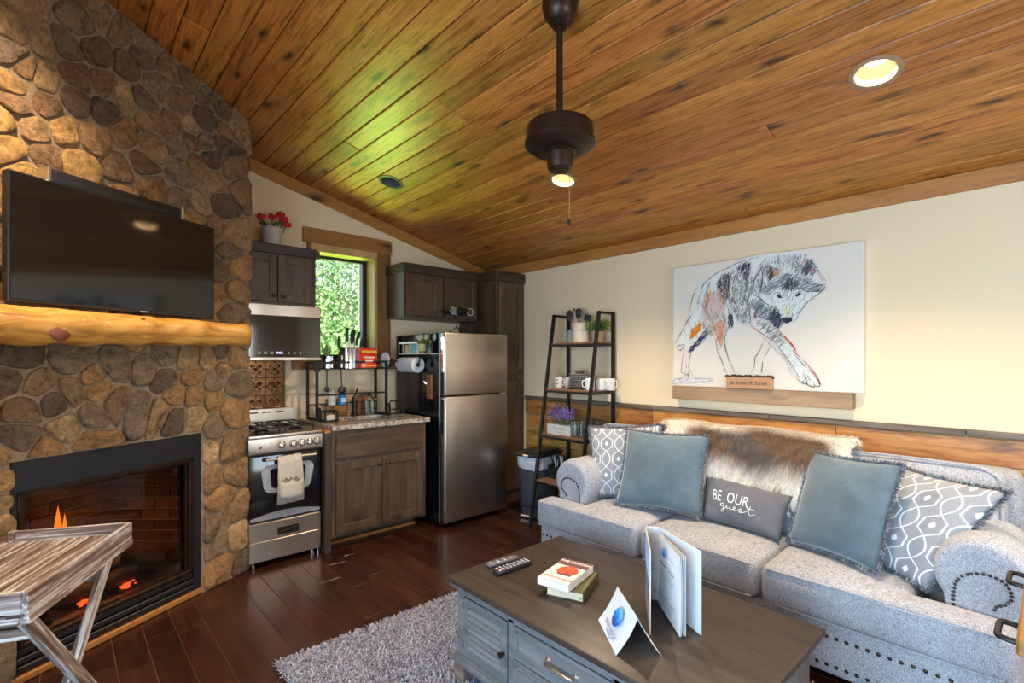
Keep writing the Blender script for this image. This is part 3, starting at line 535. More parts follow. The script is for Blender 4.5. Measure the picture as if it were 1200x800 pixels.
seeds = [(float(a), float(b), c) for a, b, c in (t.split(',') for t in STONES.split())]
def in_hole(u, z, g=0): return HX0 - g < u < HX1 + g and z < HZ + g
seeds = [s for s in seeds if not in_hole(s[0], s[1]) and UL < s[0] < UR - .02]
rs = random.Random(11)
for _ in range(4000):
    u, z = rs.uniform(UL + .04, UR - .05), rs.uniform(.05, 3.4)
    if in_hole(u, z, .04) or z > ch_top(u) - .04: continue
    if min(math.hypot(u - s[0], z - s[1]) for s in seeds) > .155: seeds.append((u, z, rs.choice('TTLYOBBGGDP')))
allp = seeds
def clip(poly, nx, nz, d):
    out = []
    for i in range(len(poly)):
        a, b = poly[i], poly[(i + 1) % len(poly)]; da, db = a[0] * nx + a[1] * nz - d, b[0] * nx + b[1] * nz - d
        if da <= 0: out.append(a)
        if (da < 0) != (db < 0) and abs(da - db) > 1e-12:
            t = da / (da - db); out.append((a[0] + (b[0] - a[0]) * t, a[1] + (b[1] - a[1]) * t))
    return out
def chaikin(p):
    q = []
    for i in range(len(p)):
        a, b = p[i], p[(i + 1) % len(p)]
        q += [(a[0] * .82 + b[0] * .18, a[1] * .82 + b[1] * .18), (a[0] * .18 + b[0] * .82, a[1] * .18 + b[1] * .82)]
    return q
def resample(p, n):
    L = [0]
    for i in range(len(p)): L.append(L[-1] + math.dist(p[i], p[(i + 1) % len(p)]))
    out = []; k = 0
    for i in range(n):
        t = L[-1] * i / n
        while L[k + 1] < t: k += 1
        f = (t - L[k]) / max(1e-9, L[k + 1] - L[k]); a, b = p[k], p[(k + 1) % len(p)]
        out.append((a[0] + (b[0] - a[0]) * f, a[1] + (b[1] - a[1]) * f))
    return out
for i, (u, z, c) in enumerate(seeds):
    poly = [(UL, 0), (UR, 0), (UR, ch_top(UR)), (UL, ch_top(UL))]
    for j, (u2, z2, c2) in enumerate(allp):
        if i == j: continue
        dx, dz = u2 - u, z2 - z; q = math.hypot(dx, dz)
        if q > .7: continue
        poly = clip(poly, dx / q, dz / q, ((u + u2) / 2 * dx + (z + z2) / 2 * dz) / q)
        if len(poly) < 3: break
    if len(poly) < 3: continue
    if z >= HZ and (u >= HX1 or u <= HX0):
        hx = HX1 if u >= HX1 else HX0; q = math.hypot(u - hx, z - HZ) or 1; nx_, nz_ = (hx - u) / q, (HZ - z) / q
        poly = clip(poly, nx_, nz_, hx * nx_ + HZ * nz_)
    if z < HZ:
        if u > HX1: poly = clip(poly, -1, 0, -HX1 - .004)
        elif u < HX0: poly = clip(poly, 1, 0, HX0 + .02)
    elif HX0 < u < HX1: poly = clip(poly, 0, -1, -HZ - .002)
    rs_ = resample(poly, 24); cu, cz = sum(p[0] for p in rs_) / 24, sum(p[1] for p in rs_) / 24
    size = sum(math.dist(p, (cu, cz)) for p in rs_) / 24
    if size < .015: continue
    g = max(.84, 1 - rs.uniform(.003, .0065) / size)
    poly = resample(chaikin(poly), 20)
    poly = [(cu + (a - cu) * g * (1 + rs.uniform(-.05, .03)), cz + (b - cz) * g * (1 + rs.uniform(-.05, .03))) for a, b in poly]
    n = len(poly); h = .012 + min(.022, size * .15) * rs.uniform(.5, 1.4)
    tx, tz = rs.uniform(-.13, .13), rs.uniform(-.13, .13)
    V, Fc = [], []
    for sc, dep in ((1.0, 0), (.99, .55), (.93, .88), (.66, 1.0)):
        for a, b in poly:
            hh = h * dep * (1 + (rs.uniform(-.10, .10) if dep > .5 else 0)) + ((a - cu) * tx + (b - cz) * tz) * dep
            V.append(((a - cu) * sc, -.024 - max(hh, 0) if dep else -.024 + .01, (b - cz) * sc))
    V.append((0, -.024 - h * rs.uniform(.98, 1.12), 0))
    for r0 in range(3):
        for k in range(n): Fc.append((r0 * n + k, r0 * n + (k + 1) % n, (r0 + 1) * n + (k + 1) % n, (r0 + 1) * n + k))
    for k in range(n): Fc.append((3 * n + k, 3 * n + (k + 1) % n, 4 * n))
    kc = rs.uniform(.85, 1.18); col = tuple(v * kc for v in CM[c])
    raw('stone', V, Fc, 'stone', ch, (cu, 0, cz), color=col, smooth=50)
# ---- honey log mantel
mt = thing('mantel_shelf', 'thick honey coloured live edge log mantel across the stone chimney', 'mantel', (BX, BY, 0), ANG)
V, Fc = [], []; nu, rg = 34, 14; rr = random.Random(3)
for i in range(nu + 1):
    u = UL + .02 + (0.214 - UL - .02) * i / nu
    zb = 1.492 + .034 * max(0, (i / nu - .25)) + .006 * math.sin(i * 1.3) + rr.uniform(-.003, .003)
    zt = 1.652 + rr.uniform(-.0015, .0015); yf = -.225 + .012 * math.sin(i * .9 + 1) + rr.uniform(-.004, .004)
    if i == nu: yf += .02
    prof = [(-.02, zb + .01), (-.10, zb), (yf + .05, zb + .002), (yf + .018, zb + .018), (yf + .002, zb + .05), (yf - .004, zb + .085), (yf + .003, zt - .03), (yf + .015, zt - .006), (yf + .03, zt), (-.12, zt), (-.02, zt)]
    for y, z in prof: V.append((u, y, z))
m_ = 11
for i in range(nu):
    for k in range(m_): Fc.append((i * m_ + k, (i + 1) * m_ + k, (i + 1) * m_ + (k + 1) % m_, i * m_ + (k + 1) % m_))
Fc += [tuple(range(m_)), tuple(nu * m_ + k for k in range(m_))[::-1]]
mb = MB(); mb.mesh(V, Fc); mb.build('slab', 'log', mt, smooth=60)
for u, z, r0 in ((-.50, 1.628, .014), (-.86, 1.545, .035)):
    MB().sph((u, -.222, z), r0, (1.15, .35, 1), 12, 8).build('knot', 'oc', mt, color=(.20, .055, .02))
# ---- television
tv = thing('television', 'large black flat television mounted on the stones above the mantel', 'television', (BX, BY, 0), ANG)
U0, U1, T0, T1 = -.997, -.006, 1.673, 2.223
MB().box(U0, U1, -.138, -.095, T0, T1, .004).build('housing', 'blackplastic', tv)
MB().box(U0 + .008, U1 - .008, -.1395, -.1375, T0 + .016, T1 - .008).build('screen', 'screen', tv, smooth=0)
MB().box(-.80, -.2, -.096, -.03, T0 + .12, T1 - .12, .01).build('wall_mount', 'iron', tv)
mb = MB(); mb.box(-.455, -.415, -.141, -.138, T0 + .003, T0 + .010); mb.build('maker_badge', 'chrome', tv, smooth=0)
# ---- soundbar
sb = thing('soundbar', 'slim black soundbar with chrome ends above the television', 'speaker', (BX, BY, 0), ANG)
MB().box(-.84, -.212, -.125, -.05, 2.225, 2.286, .012, 2).build('body', 'blackplastic', sb)
for u in (-.852, -.212): MB().box(u, u + .016, -.130, -.048, 2.222, 2.290, .004).build('end_cap', 'ocm', sb, color=(.75, .70, .62))
# ---- gas fireplace
gf = thing('gas_fireplace', 'black gas fireplace with glass front, brick liner and glowing logs', 'fireplace', (BX, BY, 0), ANG)
mb = MB()      # surround plate
v = [(HX0 - .012, .035), (HX0 + .008, .80), (HX0 - .03, .86), (HX0 - .012, .93), (HX0 + .02, .985), (HX1, .985), (HX1, .035), (-.052, .035), (-.052, .845), (-.905, .845), (-.905, .035)]
mb.prism(v, lambda a, b, h: (a, h, b), -.022, .0)
mb.build('surround', 'surround', gf, smooth=0)
mb = MB()
for a in ((-.905, -.878, .15, .845), (-.079, -.052, .15, .845), (-.905, -.052, .818, .845), (-.905, -.052, .15, .172)): mb.box(a[0], a[1], -.03, .012, a[2], a[3], .004)
for a in ((-.878, -.866, .172, .818), (-.091, -.079, .172, .818), (-.878, -.079, .806, .818)): mb.box(a[0], a[1], -.012, .012, a[2], a[3], .002)
mb.build('door_frame', 'bronze', gf)
mb = MB()
for k in range(3): mb.box(-.905, -.052, -.028 + k * .004, .01, .045 + k * .036, .072 + k * .036, .004)
mb.build('lower_louver', 'blackplastic', gf)
MB().box(-.866, -.091, .0, .004, .172, .806).build('glass', 'fireglass', gf, smooth=0)
mb = MB()
bk = [(-.865, .03), (-.72, .40), (-.22, .40), (-.095, .03)]
def wallq(mb, a, b, z0, z1): mb.mesh([(a[0], a[1], z0), (b[0], b[1], z0), (b[0], b[1], z1), (a[0], a[1], z1)], [(0, 1, 2, 3)])
for a, b in zip(bk, bk[1:]): wallq(mb, a, b, .12, .86)
mb.mesh([(p[0], p[1], .165) for p in bk], [(0, 1, 2, 3)]); mb.mesh([(p[0], p[1], .86) for p in bk], [(3, 2, 1, 0)])
liner = mb.build('brick_liner', 'oc', gf, color=(.34, .27, .22), smooth=0, fixn=False)
for a, b in zip(bk, bk[1:]):
    Lw = math.dist(a, b); n_ = (-(b[1] - a[1]) / Lw, (b[0] - a[0]) / Lw); t_ = ((b[0] - a[0]) / Lw, (b[1] - a[1]) / Lw)
    for row in range(9):
        s0 = -(row % 2) * .085
        while s0 < Lw:
            p, q = max(0, s0) + .004, min(Lw, s0 + .17) - .004
            if q - p > .015:
                z0 = .225 + row * .064; M = frame((a[0], a[1], 0), (t_[0], t_[1], 0), (0, 0, 1), (t_[1], -t_[0], 0))
                mb = MB(); mb.box(p, q, z0, z0 + .056, -.002, .010, .003, 1, M)
                k = random.uniform(.6, 1.3); mb.build('brick', 'brick', liner, color=(.16 * k, .095 * k, .07 * k), smooth=0)
            s0 += .17
rl = random.Random(5)
def log_(p0, p1, r, c):
    P0, P1 = Vector(p0), Vector(p1); pts = [P0.lerp(P1, t / 7) + Vector((rl.uniform(-1, 1), rl.uniform(-1, 1), rl.uniform(-1, 1))) * .008 for t in range(8)]
    mb = MB(); mb.tube(pts, [r * (1 + rl.uniform(-.12, .12)) for _ in pts], 10); return mb.build('log', 'char', gf, color=c, smooth=60)
log_((-.74, .13, .235), (-.30, .11, .245), .045, (.10, .075, .055)); log_((-.66, .27, .25), (-.25, .29, .26), .05, (.075, .055, .045))
log_((-.46, .22, .33), (-.16, .07, .27), .042, (.11, .085, .065)); log_((-.62, .24, .35), (-.38, .12, .33), .033, (.12, .09, .07))
mb = MB()
for _ in range(70):
    u = rl.uniform(-.78, -.18); mb.sph((u, rl.uniform(.05, .3), .172 + rl.uniform(0, .015)), rl.uniform(.012, .024), (1, 1, .7), 6, 4)
mb.build('coal_bed', 'char', gf, color=(.05, .045, .04), kind='stuff')
mb = MB()
for c0, w_ in ((-.575, .05), (-.375, .035)):
    for _ in range(16): mb.sph((c0 + rl.uniform(-w_, w_), .055 + rl.uniform(-.012, .02), .195 + rl.uniform(0, .02)), rl.uniform(.006, .011), (1.3, 1, .6), 6, 4)
mb.build('embers', 'ember', gf, kind='stuff')
for u, y, z0, h, r0 in ((-.62, .2, .42, .27, .026), (-.585, .21, .42, .22, .020), (-.655, .19, .41, .15, .016)):
    mb = MB(); mb.lathe([(0, 0), (r0, h * .18), (r0 * .85, h * .4), (r0 * .4, h * .75), (0, h)], 10, c=(u, y, z0)); mb.build('flame', 'flame', gf)
fl = bpy.data.lights.new('fire_light', 'POINT'); fl.energy = 2.4; fl.color = (1, .42, .12); fl.shadow_soft_size = .05
fo = bpy.data.objects.new('fire_light', fl); COL.objects.link(fo); fo.parent = gf; fo.location = (-.56, .1, .45)
mb = MB(); mb.box(HX0 - .02, HX1 + .003, -.034, -.001, .001, .034, .005); struct(mb.build('trim_3', 'trimx', None, (BX, BY, 0), rot=(0, 0, ANG)))
# ================================================================ CEILING LIGHTS AND FAN
LL = ['lit recessed ceiling light above the sofa and canvas', 'lit recessed ceiling light seen just below the fan motor', 'unlit recessed ceiling light in the plank ceiling near the kitchen window',
      'lit recessed light behind the camera near the rear window', 'lit recessed light behind the camera near the glass doors', 'lit recessed ceiling light before the stone chimney']
for (x, y, on), lab in zip(LIGHTS, LL):
    t = thing('recessed_light', lab, 'ceiling light', (x, y, ceil_z(x)), 0, 'recessed lights in the plank ceiling'); t.rotation_euler = (0, SL, 0)
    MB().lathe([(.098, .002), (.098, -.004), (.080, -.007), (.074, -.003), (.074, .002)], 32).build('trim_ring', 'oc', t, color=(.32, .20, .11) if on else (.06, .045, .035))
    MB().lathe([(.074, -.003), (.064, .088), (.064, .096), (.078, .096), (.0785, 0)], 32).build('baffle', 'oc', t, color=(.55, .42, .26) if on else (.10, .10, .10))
    MB().lathe([(0, .086), (.063, .086), (.063, .092), (0, .092)], 24).build('lens', 'lamp' if on else 'oc', t, color=(.35, .42, .40))
    if on:
        d = bpy.data.lights.new('can_lamp', 'SPOT'); d.spot_size = R(128); d.spot_blend = .6; d.shadow_soft_size = .022; d.energy = (140 if x < 0 else 76) if y > 0 else 60; d.color = (1, .79, .55)
        o = bpy.data.objects.new('can_lamp', d); COL.objects.link(o); o.parent = t; o.location = (0, 0, .040)
fx, fy = 1.541, 1.392; cz_ = ceil_z(fx)
fan = thing('ceiling_fan', 'dark bronze ceiling fan motor hanging on a long rod, blades absent', 'ceiling fan', (fx, fy, 0))
mb = MB(); mb.lathe([(0, cz_ + .01), (.072, cz_ + .01), (.074, cz_ - .02), (.066, cz_ - .055), (.046, cz_ - .085), (.030, cz_ - .092), (.030, cz_ - .105), (0, cz_ - .105)], 32); mb.build('canopy', 'bronze', fan)
MB().cyl((0, 0, 2.44), (0, 0, cz_ - .08), .0135, n=16).build('down_rod', 'bronze', fan)
mb = MB(); mb.lathe([(0, 2.430), (.03, 2.430), (.035, 2.412), (.122, 2.406), (.136, 2.396), (.140, 2.383), (.140, 2.338), (.146, 2.332), (.146, 2.319), (.141, 2.314), (.120, 2.299), (.075, 2.292), (0, 2.292)], 40); mb.build('motor_housing', 'bronze', fan)
mb = MB()
for k in range(30):
    a = k * 2 * math.pi / 30; mb.bar((.085 * math.cos(a), .085 * math.sin(a), 2.2955), (.122 * math.cos(a), .122 * math.sin(a), 2.3045), .006, .006)
mb.build('vent_ribs', 'iron', fan)
mb = MB(); mb.lathe([(0, 2.30), (.066, 2.30), (.068, 2.288), (.056, 2.282), (.052, 2.235), (.050, 2.222), (.040, 2.212), (0, 2.210)], 28); mb.build('switch_housing', 'bronze', fan)
MB().tube([(.045, -.01, 2.225), (.047, -.012, 2.2), (.047, -.012, 2.02)], .0016, 6).build('pull_chain', 'chrome', fan)
MB().lathe([(0, .012), (.004, .010), (.009, -.004), (.007, -.014), (0, -.018)], 10, c=(.047, -.012, 2.01)).build('chain_pull', 'iron', fan)

# ================================================================ KITCHEN
def door(parent, x0, x1, z0, z1, yf, mat='cab', knob=None, st=.055, nm='door'):
    mb = MB(); b = .002
    mb.box(x0, x0 + st, yf, yf + .02, z0, z1, b); mb.box(x1 - st, x1, yf, yf + .02, z0, z1, b)
    mb.box(x0 + st, x1 - st, yf, yf + .02, z1 - st, z1, b); mb.box(x0 + st, x1 - st, yf, yf + .02, z0, z0 + st, b)
    d = mb.build(nm, mat, parent, smooth=0)
    MB().box(x0 + st, x1 - st, yf + .010, yf + .02, z0 + st, z1 - st).build('door_panel', mat, d, smooth=0)
    if knob:
        M = frame((knob[0], yf, knob[1]), (1, 0, 0), (0, 0, 1), (0, -1, 0))
        MB().lathe([(0, -.002), (.006, 0), (.005, .012), (.014, .018), (.015, .026), (.008, .031), (0, .032)], 14, M).build('knob', 'knob', d)
    return d
# ---- left wall cabinet
c = thing('wall_cabinet', 'dark wall cabinet with two doors above the microwave beside the stones', 'cabinet')
MB().box(.965, 1.516, 3.972, 4.30, 1.842, 2.29).build('body', 'cab', c, smooth=0)
MB().box(.965, 1.528, 3.955, 4.30, 2.226, 2.298, .004).build('crown', 'darkcab', c, smooth=0)
MB().box(1.50, 1.54, 3.945, 3.985, 2.226, 2.285, .002).build('crown_block', 'darkcab', c, smooth=0)
door(c, .968, 1.222, 1.862, 2.214, 3.952, knob=(1.190, 1.905)); door(c, 1.228, 1.485, 1.862, 2.214, 3.952, knob=(1.258, 1.905))
# ---- roses on it
rz_ = 2.298
ro = thing('rose_pot', 'red roses in a speckled white pot on top of the wall cabinet', 'flower pot', (1.228, 4.10, rz_))
MB().lathe([(0, 0), (.068, 0), (.078, .13), (.082, .145), (.076, .145), (.07, .12), (0, .118)], 24).build('pot', plain('speckled pot', (.46, .42, .38), .7, ns=160, var=.35), ro)
rg_ = random.Random(2)
for (px_, py_, h) in ((-.085, -.01, .215), (-.005, -.02, .225), (.06, 0, .26), (.10, -.015, .185), (.065, -.03, .215), (.09, .02, .235)):
    MB().tube([(px_ * .3, py_ * .3, .11), (px_ * .8, py_, h * .7), (px_, py_, h)], .004, 6).build('stem', 'leaf', ro, color=(.05, .13, .03))
    V, Fc = [], []
    for k in range(11):      # spiral of cupped petals
        a = k * 2.4; r0 = .008 + .0028 * k; z0 = h + .018 - .0018 * k
        for s, zz, rr2 in ((-.95, -.008, 1), (-.5, .012, 1.15), (0, .017, 1.2), (.5, .012, 1.15), (.95, -.008, 1)):
            V.append((px_ + r0 * rr2 * math.cos(a + s), py_ + r0 * rr2 * math.sin(a + s), z0 + zz))
        V.append((px_ + r0 * .5 * math.cos(a), py_ + r0 * .5 * math.sin(a), z0 - .022)); b_ = k * 6
        for q in range(4): Fc.append((b_ + q, b_ + q + 1, b_ + 5))
    mb = MB(); mb.mesh(V, Fc); mb.sph((px_, py_, h + .006), .024, (1, 1, .95), 10, 7); mb.build('bloom', 'oc', ro, color=(.50, .012, .018))
for k in range(14):
    a = rg_.uniform(0, 6.28); r0 = rg_.uniform(.04, .11); z0 = rg_.uniform(.13, .20)
    d_ = Vector((math.cos(a), math.sin(a), rg_.uniform(-.3, .5))); s_ = Vector((-d_.y, d_.x, .2)) * .018; p = Vector((math.cos(a) * .03, math.sin(a) * .03, z0))
    pts = [p, p + d_ * .03 + s_, p + d_ * .075, p + d_ * .03 - s_, p + d_ * .035 + Vector((0, 0, .006))]
    raw('leaf', pts, [(0, 1, 4), (1, 2, 4), (2, 3, 4), (3, 0, 4)], 'leaf', ro, color=(.035, .10, .022))
# ---- microwave
m = thing('microwave', 'stainless and black over-the-range microwave under the left wall cabinet', 'microwave')
MB().box(.965, 1.53, 3.93, 4.29, 1.425, 1.838).build('case', 'blackplastic', m, smooth=0)
MB().box(.965, 1.532, 3.905, 3.935, 1.752, 1.838, .004).build('top_band', 'steel', m)
MB().box(.965, 1.53, 3.908, 3.932, 1.447, 1.750, .003).build('glass_door', 'screen', m)
MB().box(.965, 1.532, 3.902, 3.935, 1.422, 1.447, .003).build('bottom_band', 'steel', m)
mb = MB()
for k in range(9):
    if k in (4,): continue
    for z in (1.482, 1.470): mb.box(1.03 + k * .043, 1.03 + k * .043 + (.022 if k < 4 else .007), 3.9072, 3.9085, z, z + .0045)
mb.build('key_marks', 'paper', m, smooth=0)
text('clock', '9:05', .022, frame((1.222, 3.9072, 1.479), (1, 0, 0), (0, 0, 1), (0, -1, 0)), (1, 1, 1), m, 'clock')
# ---- tin backsplash tiles
bs = thing('tin_backsplash', 'embossed bronze tin tile panel on the wall behind the stove', 'backsplash')
MB().box(.955, 1.372, 4.288, 4.30, 1.0, 1.425).build('backing', 'darkcab', bs, smooth=0)
tile_me = None
for i in range(3):
    for k in range(3):
        x0, z0 = .957 + i * .139, 1.003 + k * .14
        if tile_me is None:
            mb = MB(); mb.box(0, .136, -.004, 0, 0, .137, .0015)
            for q in range(4):
                a = q * math.pi / 2
                for s in (-1, 1):
                    pts = []
                    for t in range(10):
                        ph = t / 9 * 4.2; r0 = .022 * (1 - t / 13)
                        lx, lz = .030 + r0 * math.cos(ph) - .012, s * (.018 + r0 * math.sin(ph) * .8)
                        pts.append((.068 + lx * math.cos(a) - lz * math.sin(a), -.005, .0685 + lx * math.sin(a) + lz * math.cos(a)))
                    mb.tube(pts, [.005 * (1 - t / 14) for t in range(10)], 5)
                mb.sph((.068 + .056 * math.cos(a), -.004, .0685 + .056 * math.sin(a)), .008, (1, .7, 1), 8, 5)
            mb.sph((.068, -.004, .0685), .012, (1, .7, 1), 10, 6)
            o = mb.build('tile', 'copper', bs, (x0, 4.288, z0)); tile_me = o.data
        else: o = link('tile', tile_me, bs, (x0, 4.288, z0))
MB().box(1.372, 1.384, 4.28, 4.30, 1.0, 1.425).build('edge_strip', 'trimz', bs, smooth=0)
# ---- gas range
st = thing('gas_range', 'narrow stainless gas range with black glass oven door and knobs', 'stove')
X0, X1 = .950, 1.440
MB().box(X0, X1, 3.69, 4.27, .05, .90).build('body', 'blackplastic', st, smooth=0)
mb = MB(); mb.box(X0 - .002, X1 + .004, 3.655, 4.27, .885, .912, .006, 2); mb.build('cooktop', 'steel', st)
v = [(3.668, .775), (3.655, .785), (3.652, .80), (3.660, .885), (3.70, .885), (3.70, .775)]
mb = MB(); mb.prism(v, lambda a, b, h: (h, a, b), X0 - .002, X1 + .006); mb.build('control_panel', 'steel', st, smooth=30)
kx = [1.158, 1.238, 1.297, 1.352, 1.405]
for x in kx:
    M = frame((x, 3.657, .833), (1, 0, 0), (0, .09, 1), (0, -1, .09))
    mb = MB(); mb.lathe([(0, 0), (.023, 0), (.023, .003), (.018, .005), (.017, .018), (.012, .020), (0, .020)], 20, M); mb.box(-.004, .004, -.016, .016, .018, .024, .001, 1, M)
    k_ = mb.build('control_knob', 'steel', st)
    MB().lathe([(.0225, .001), (.027, .001), (.027, .003), (.0225, .003)], 20, M).build('knob_ring', 'blackgloss', k_)
mb = MB(); mb.lathe([(0, 0), (.010, 0), (.010, .004), (0, .005)], 14, frame((1.02, 3.657, .83), (1, 0, 0), (0, .09, 1), (0, -1, .09))); mb.build('igniter_button', 'blackgloss', st)
for z in (.853, .835, .817): MB().sph((1.085, 3.656, z), .0035, (1, .5, 1), 8, 5).build('indicator_mark', 'oc', st, color=(.5, .03, .03))
mb = MB(); mb.box(X0 + .004, X1 - .002, 3.668, 3.70, .318, .768, .006, 2); od = mb.build('oven_door', 'blackgloss', st)
def rrect(x0, x1, z0, z1, r, n=6):
    p = []
    for cx, cz, a0 in ((x1 - r, z1 - r, 0), (x0 + r, z1 - r, 90), (x0 + r, z0 + r, 180), (x1 - r, z0 + r, 270)):
        for k in range(n + 1): a = R(a0 + 90 * k / n); p.append((cx + r * math.cos(a), cz + r * math.sin(a)))
    return p
def ring(mb, outer, inner, y0, y1):
    n = len(outer); V = [(a, y0, b) for a, b in outer] + [(a, y0, b) for a, b in inner] + [(a, y1, b) for a, b in outer] + [(a, y1, b) for a, b in inner]
    F = []
    for i in range(n):
        j = (i + 1) % n; F += [(i, j, n + j, n + i), (2 * n + i, 2 * n + n + i, 2 * n + n + j, 2 * n + j), (i, 2 * n + i, 2 * n + j, j), (n + i, n + j, 3 * n + j, 3 * n + i)]
    mb.mesh(V, F)
def squash(p):  # window narrows downward
    return [(1.192 + (a - 1.192) * (1 - .16 * max(0, (.66 - b)) / .2), b) for a, b in p]
mb = MB(); ring(mb, squash(rrect(1.03, 1.385, .505, .70, .05)), squash(rrect(1.085, 1.33, .535, .672, .022)), 3.665, 3.6685); mb.build('window_border', 'oc', od, color=(.30, .31, .33))
MB().box(1.085, 1.33, 3.6665, 3.6682, .537, .67).build('window_glass', 'screen', od, smooth=0)
mb = MB(); pts = [(X0 + .01, .325)] + [(X0 + .01 + (X1 - X0 - .02) * t / 12, .345 + .03 * math.sin(math.pi * t / 12)) for t in range(13)] + [(X1 - .01, .325)]
mb.prism(pts, lambda a, b, h: (a, h, b), 3.666, 3.669); mb.build('lower_arc', 'oc', od, color=(.22, .22, .235), smooth=0)
text('lettering', 'Avanti', .026, frame((1.205, 3.6655, .447), (1, 0, 0), (.15, 0, 1), (0, -1, 0)), (.75, .75, .75), od)
mb = MB(); mb.cyl((X0 + .10, 3.635, .742), (X1 - .05, 3.635, .742), .009, n=12); oh = mb.build('oven_handle', 'steel', st)
for x in (X0 + .10, X1 - .055): MB().box(x - .016, x + .016, 3.63, 3.67, .733, .751, .003).build('handle_mount', 'blackgloss', oh)
MB().box(X0 + .002, X1 - .002, 3.664, 3.70, .185, .308, .004).build('drawer_front', 'steel', st)
MB().box(X0 + .002, X1 - .002, 3.664, 3.70, .045, .182, .004).build('kick_panel', 'steel', st)
mb = MB(); ring(mb, rrect(1.135, 1.278, .205, .258, .004, 2), rrect(1.143, 1.270, .213, .25, .003, 2), 3.659, 3.665); mb.mesh([(1.143, 3.6638, .213), (1.27, 3.6638, .213), (1.27, 3.6638, .25), (1.143, 3.6638, .25)], [(0, 1, 2, 3)])
mb.tube([(1.15, 3.662, .222), (1.205, 3.655, .232), (1.262, 3.662, .240)], .005, 6); mb.build('drawer_pull', 'iron', st)
for x in (X0 + .04, X1 - .05, X1 - .004): MB().lathe([(0, 0), (.014, 0), (.014, .02), (.010, .022), (.010, .05), (0, .05)], 10, c=(x, 3.71, 0)).build('foot', 'chrome', st)
mb = MB()
v = [(X0, .912), (X1 + .012, .912), (X1 + .012, .98), (X1 - .004, 1.03), (X1 - .03, 1.04), (X0, 1.04)]
mb.prism(v, lambda a, b, h: (a, h, b), 4.205, 4.25); bgd = mb.build('backguard', 'steel', st, smooth=30)
for k in range(4): MB().box(1.0 + k * .095, 1.06 + k * .095, 4.2035, 4.206, 1.008, 1.018).build('vent_slot', 'blackgloss', bgd)
for gx in (1.075, 1.31):
    for gy in (3.83, 4.07):
        MB().lathe([(0, .912), (.05, .912), (.05, .920), (.038, .924), (.036, .932), (0, .933)], 18, c=(gx, gy, 0)).build('burner', 'blackgloss', st)
    mb = MB()
    for y0 in (3.74, 3.95, 4.16): mb.bar((gx - .10, y0, .944), (gx + .10, y0, .944), .010)
    for dx in (-.10, -.034, .034, .10): mb.bar((gx + dx, 3.74, .944), (gx + dx, 4.16, .944), .009)
    for dx in (-.10, .10):
        for y0 in (3.74, 4.16): mb.bar((gx + dx, y0, .912), (gx + dx, y0, .944), .010, upv=(1, 0, 0))
    mb.build('grate', 'iron', st)
# towel over the oven handle
tw = thing('kitchen_towel', 'folded beige towel with printed pocket hanging on the oven handle', 'towel')
V, Fc = [], []; nx = 10; path = [(3.655, .60), (3.653, .66), (3.650, .715), (3.643, .750), (3.635, .7545), (3.625, .750), (3.620, .70), (3.618, .62), (3.620, .52), (3.621, .43)]
for j, (y, z) in enumerate(path):
    for i in range(nx + 1):
        f = i / nx - .5; wdt = .150 if j < 4 else .135 + .005 * j
        V.append((1.205 + f * wdt + .004 * math.sin(j), y - .006 * math.sin(i * 1.9 + j * .35), z + .008 * f))
for j in range(len(path) - 1):
    for i in range(nx): a = j * (nx + 1) + i; Fc.append((a, a + 1, a + nx + 2, a + nx + 1))
o = raw('cloth', V, Fc, 'towel', tw, smooth=80); sm = o.modifiers.new('thick', 'SOLIDIFY'); sm.thickness = .006
V, Fc = [], []
for j in range(5):
    for i in range(9): V.append((1.208 + (i / 8 - .5) * .155, 3.602 - .012 * math.sin(math.pi * i / 8) - .004 * math.sin(i * 2.3), .585 - j * .03 + (.012 * math.cos(i * 1.6) if j == 0 else 0)))
for j in range(4):
    for i in range(8): a = j * 9 + i; Fc.append((a, a + 1, a + 10, a + 9))
o = raw('pocket', V, Fc, 'towel', tw, smooth=80); sm = o.modifiers.new('thick', 'SOLIDIFY'); sm.thickness = .006
mb = MB()
for k in range(7): mb.sph((1.155 + k * .017, 3.601, .588 + .012 * (k % 2)), .009, (1, .4, 1.2), 6, 4)
mb.build('printed_trim', 'occ', tw, color=(.16, .14, .12))
# ---- end panel between stove and sink cabinet, with a wooden ledge
ep = thing('stove_divider', 'narrow dark upright panel between the stove and sink cabinet', 'divider')
MB().box(1.452, 1.497, 3.62, 4.28, 0, .885, .002).build('panel', 'darkcab', ep, smooth=0)
MB().box(1.452, 1.499, 3.625, 4.28, .885, .905, .002).build('ledge', 'trim', ep, smooth=0)
# ---- sink base cabinet
c = thing('sink_cabinet', 'dark stained sink base cabinet with false drawer and two doors', 'cabinet')
mb = MB(); mb.box(1.502, 2.318, 3.63, 4.28, .10, .70); mb.box(1.502, 2.318, 3.63, 3.66, .70, .896); mb.box(1.502, 1.52, 3.66, 4.28, .70, .896); mb.box(2.30, 2.318, 3.66, 4.28, .70, .896); mb.box(1.52, 2.30, 4.26, 4.28, .70, .896); mb.build('body', 'cab', c, smooth=0)
MB().box(1.502, 2.30, 3.785, 4.28, .0, .10).build('toe_kick', 'darkcab', c, smooth=0)
MB().box(1.502, 2.30, 3.772, 3.785, .0, .022).build('shoe_strip', 'trimx', c, smooth=0)
MB().box(1.535, 2.285, 3.612, 3.632, .685, .862, .003).build('drawer_front', 'cabx', c, smooth=0)
door(c, 1.535, 1.905, .125, .655, 3.612, knob=(1.872, .607), st=.06); door(c, 1.912, 2.285, .125, .655, 3.612, knob=(1.945, .607), st=.06)
ct = thing('countertop', 'speckled granite countertop with undermount sink on the base cabinet', 'countertop')
SX0, SX1, SY0, SY1 = 1.70, 2.16, 3.74, 4.10
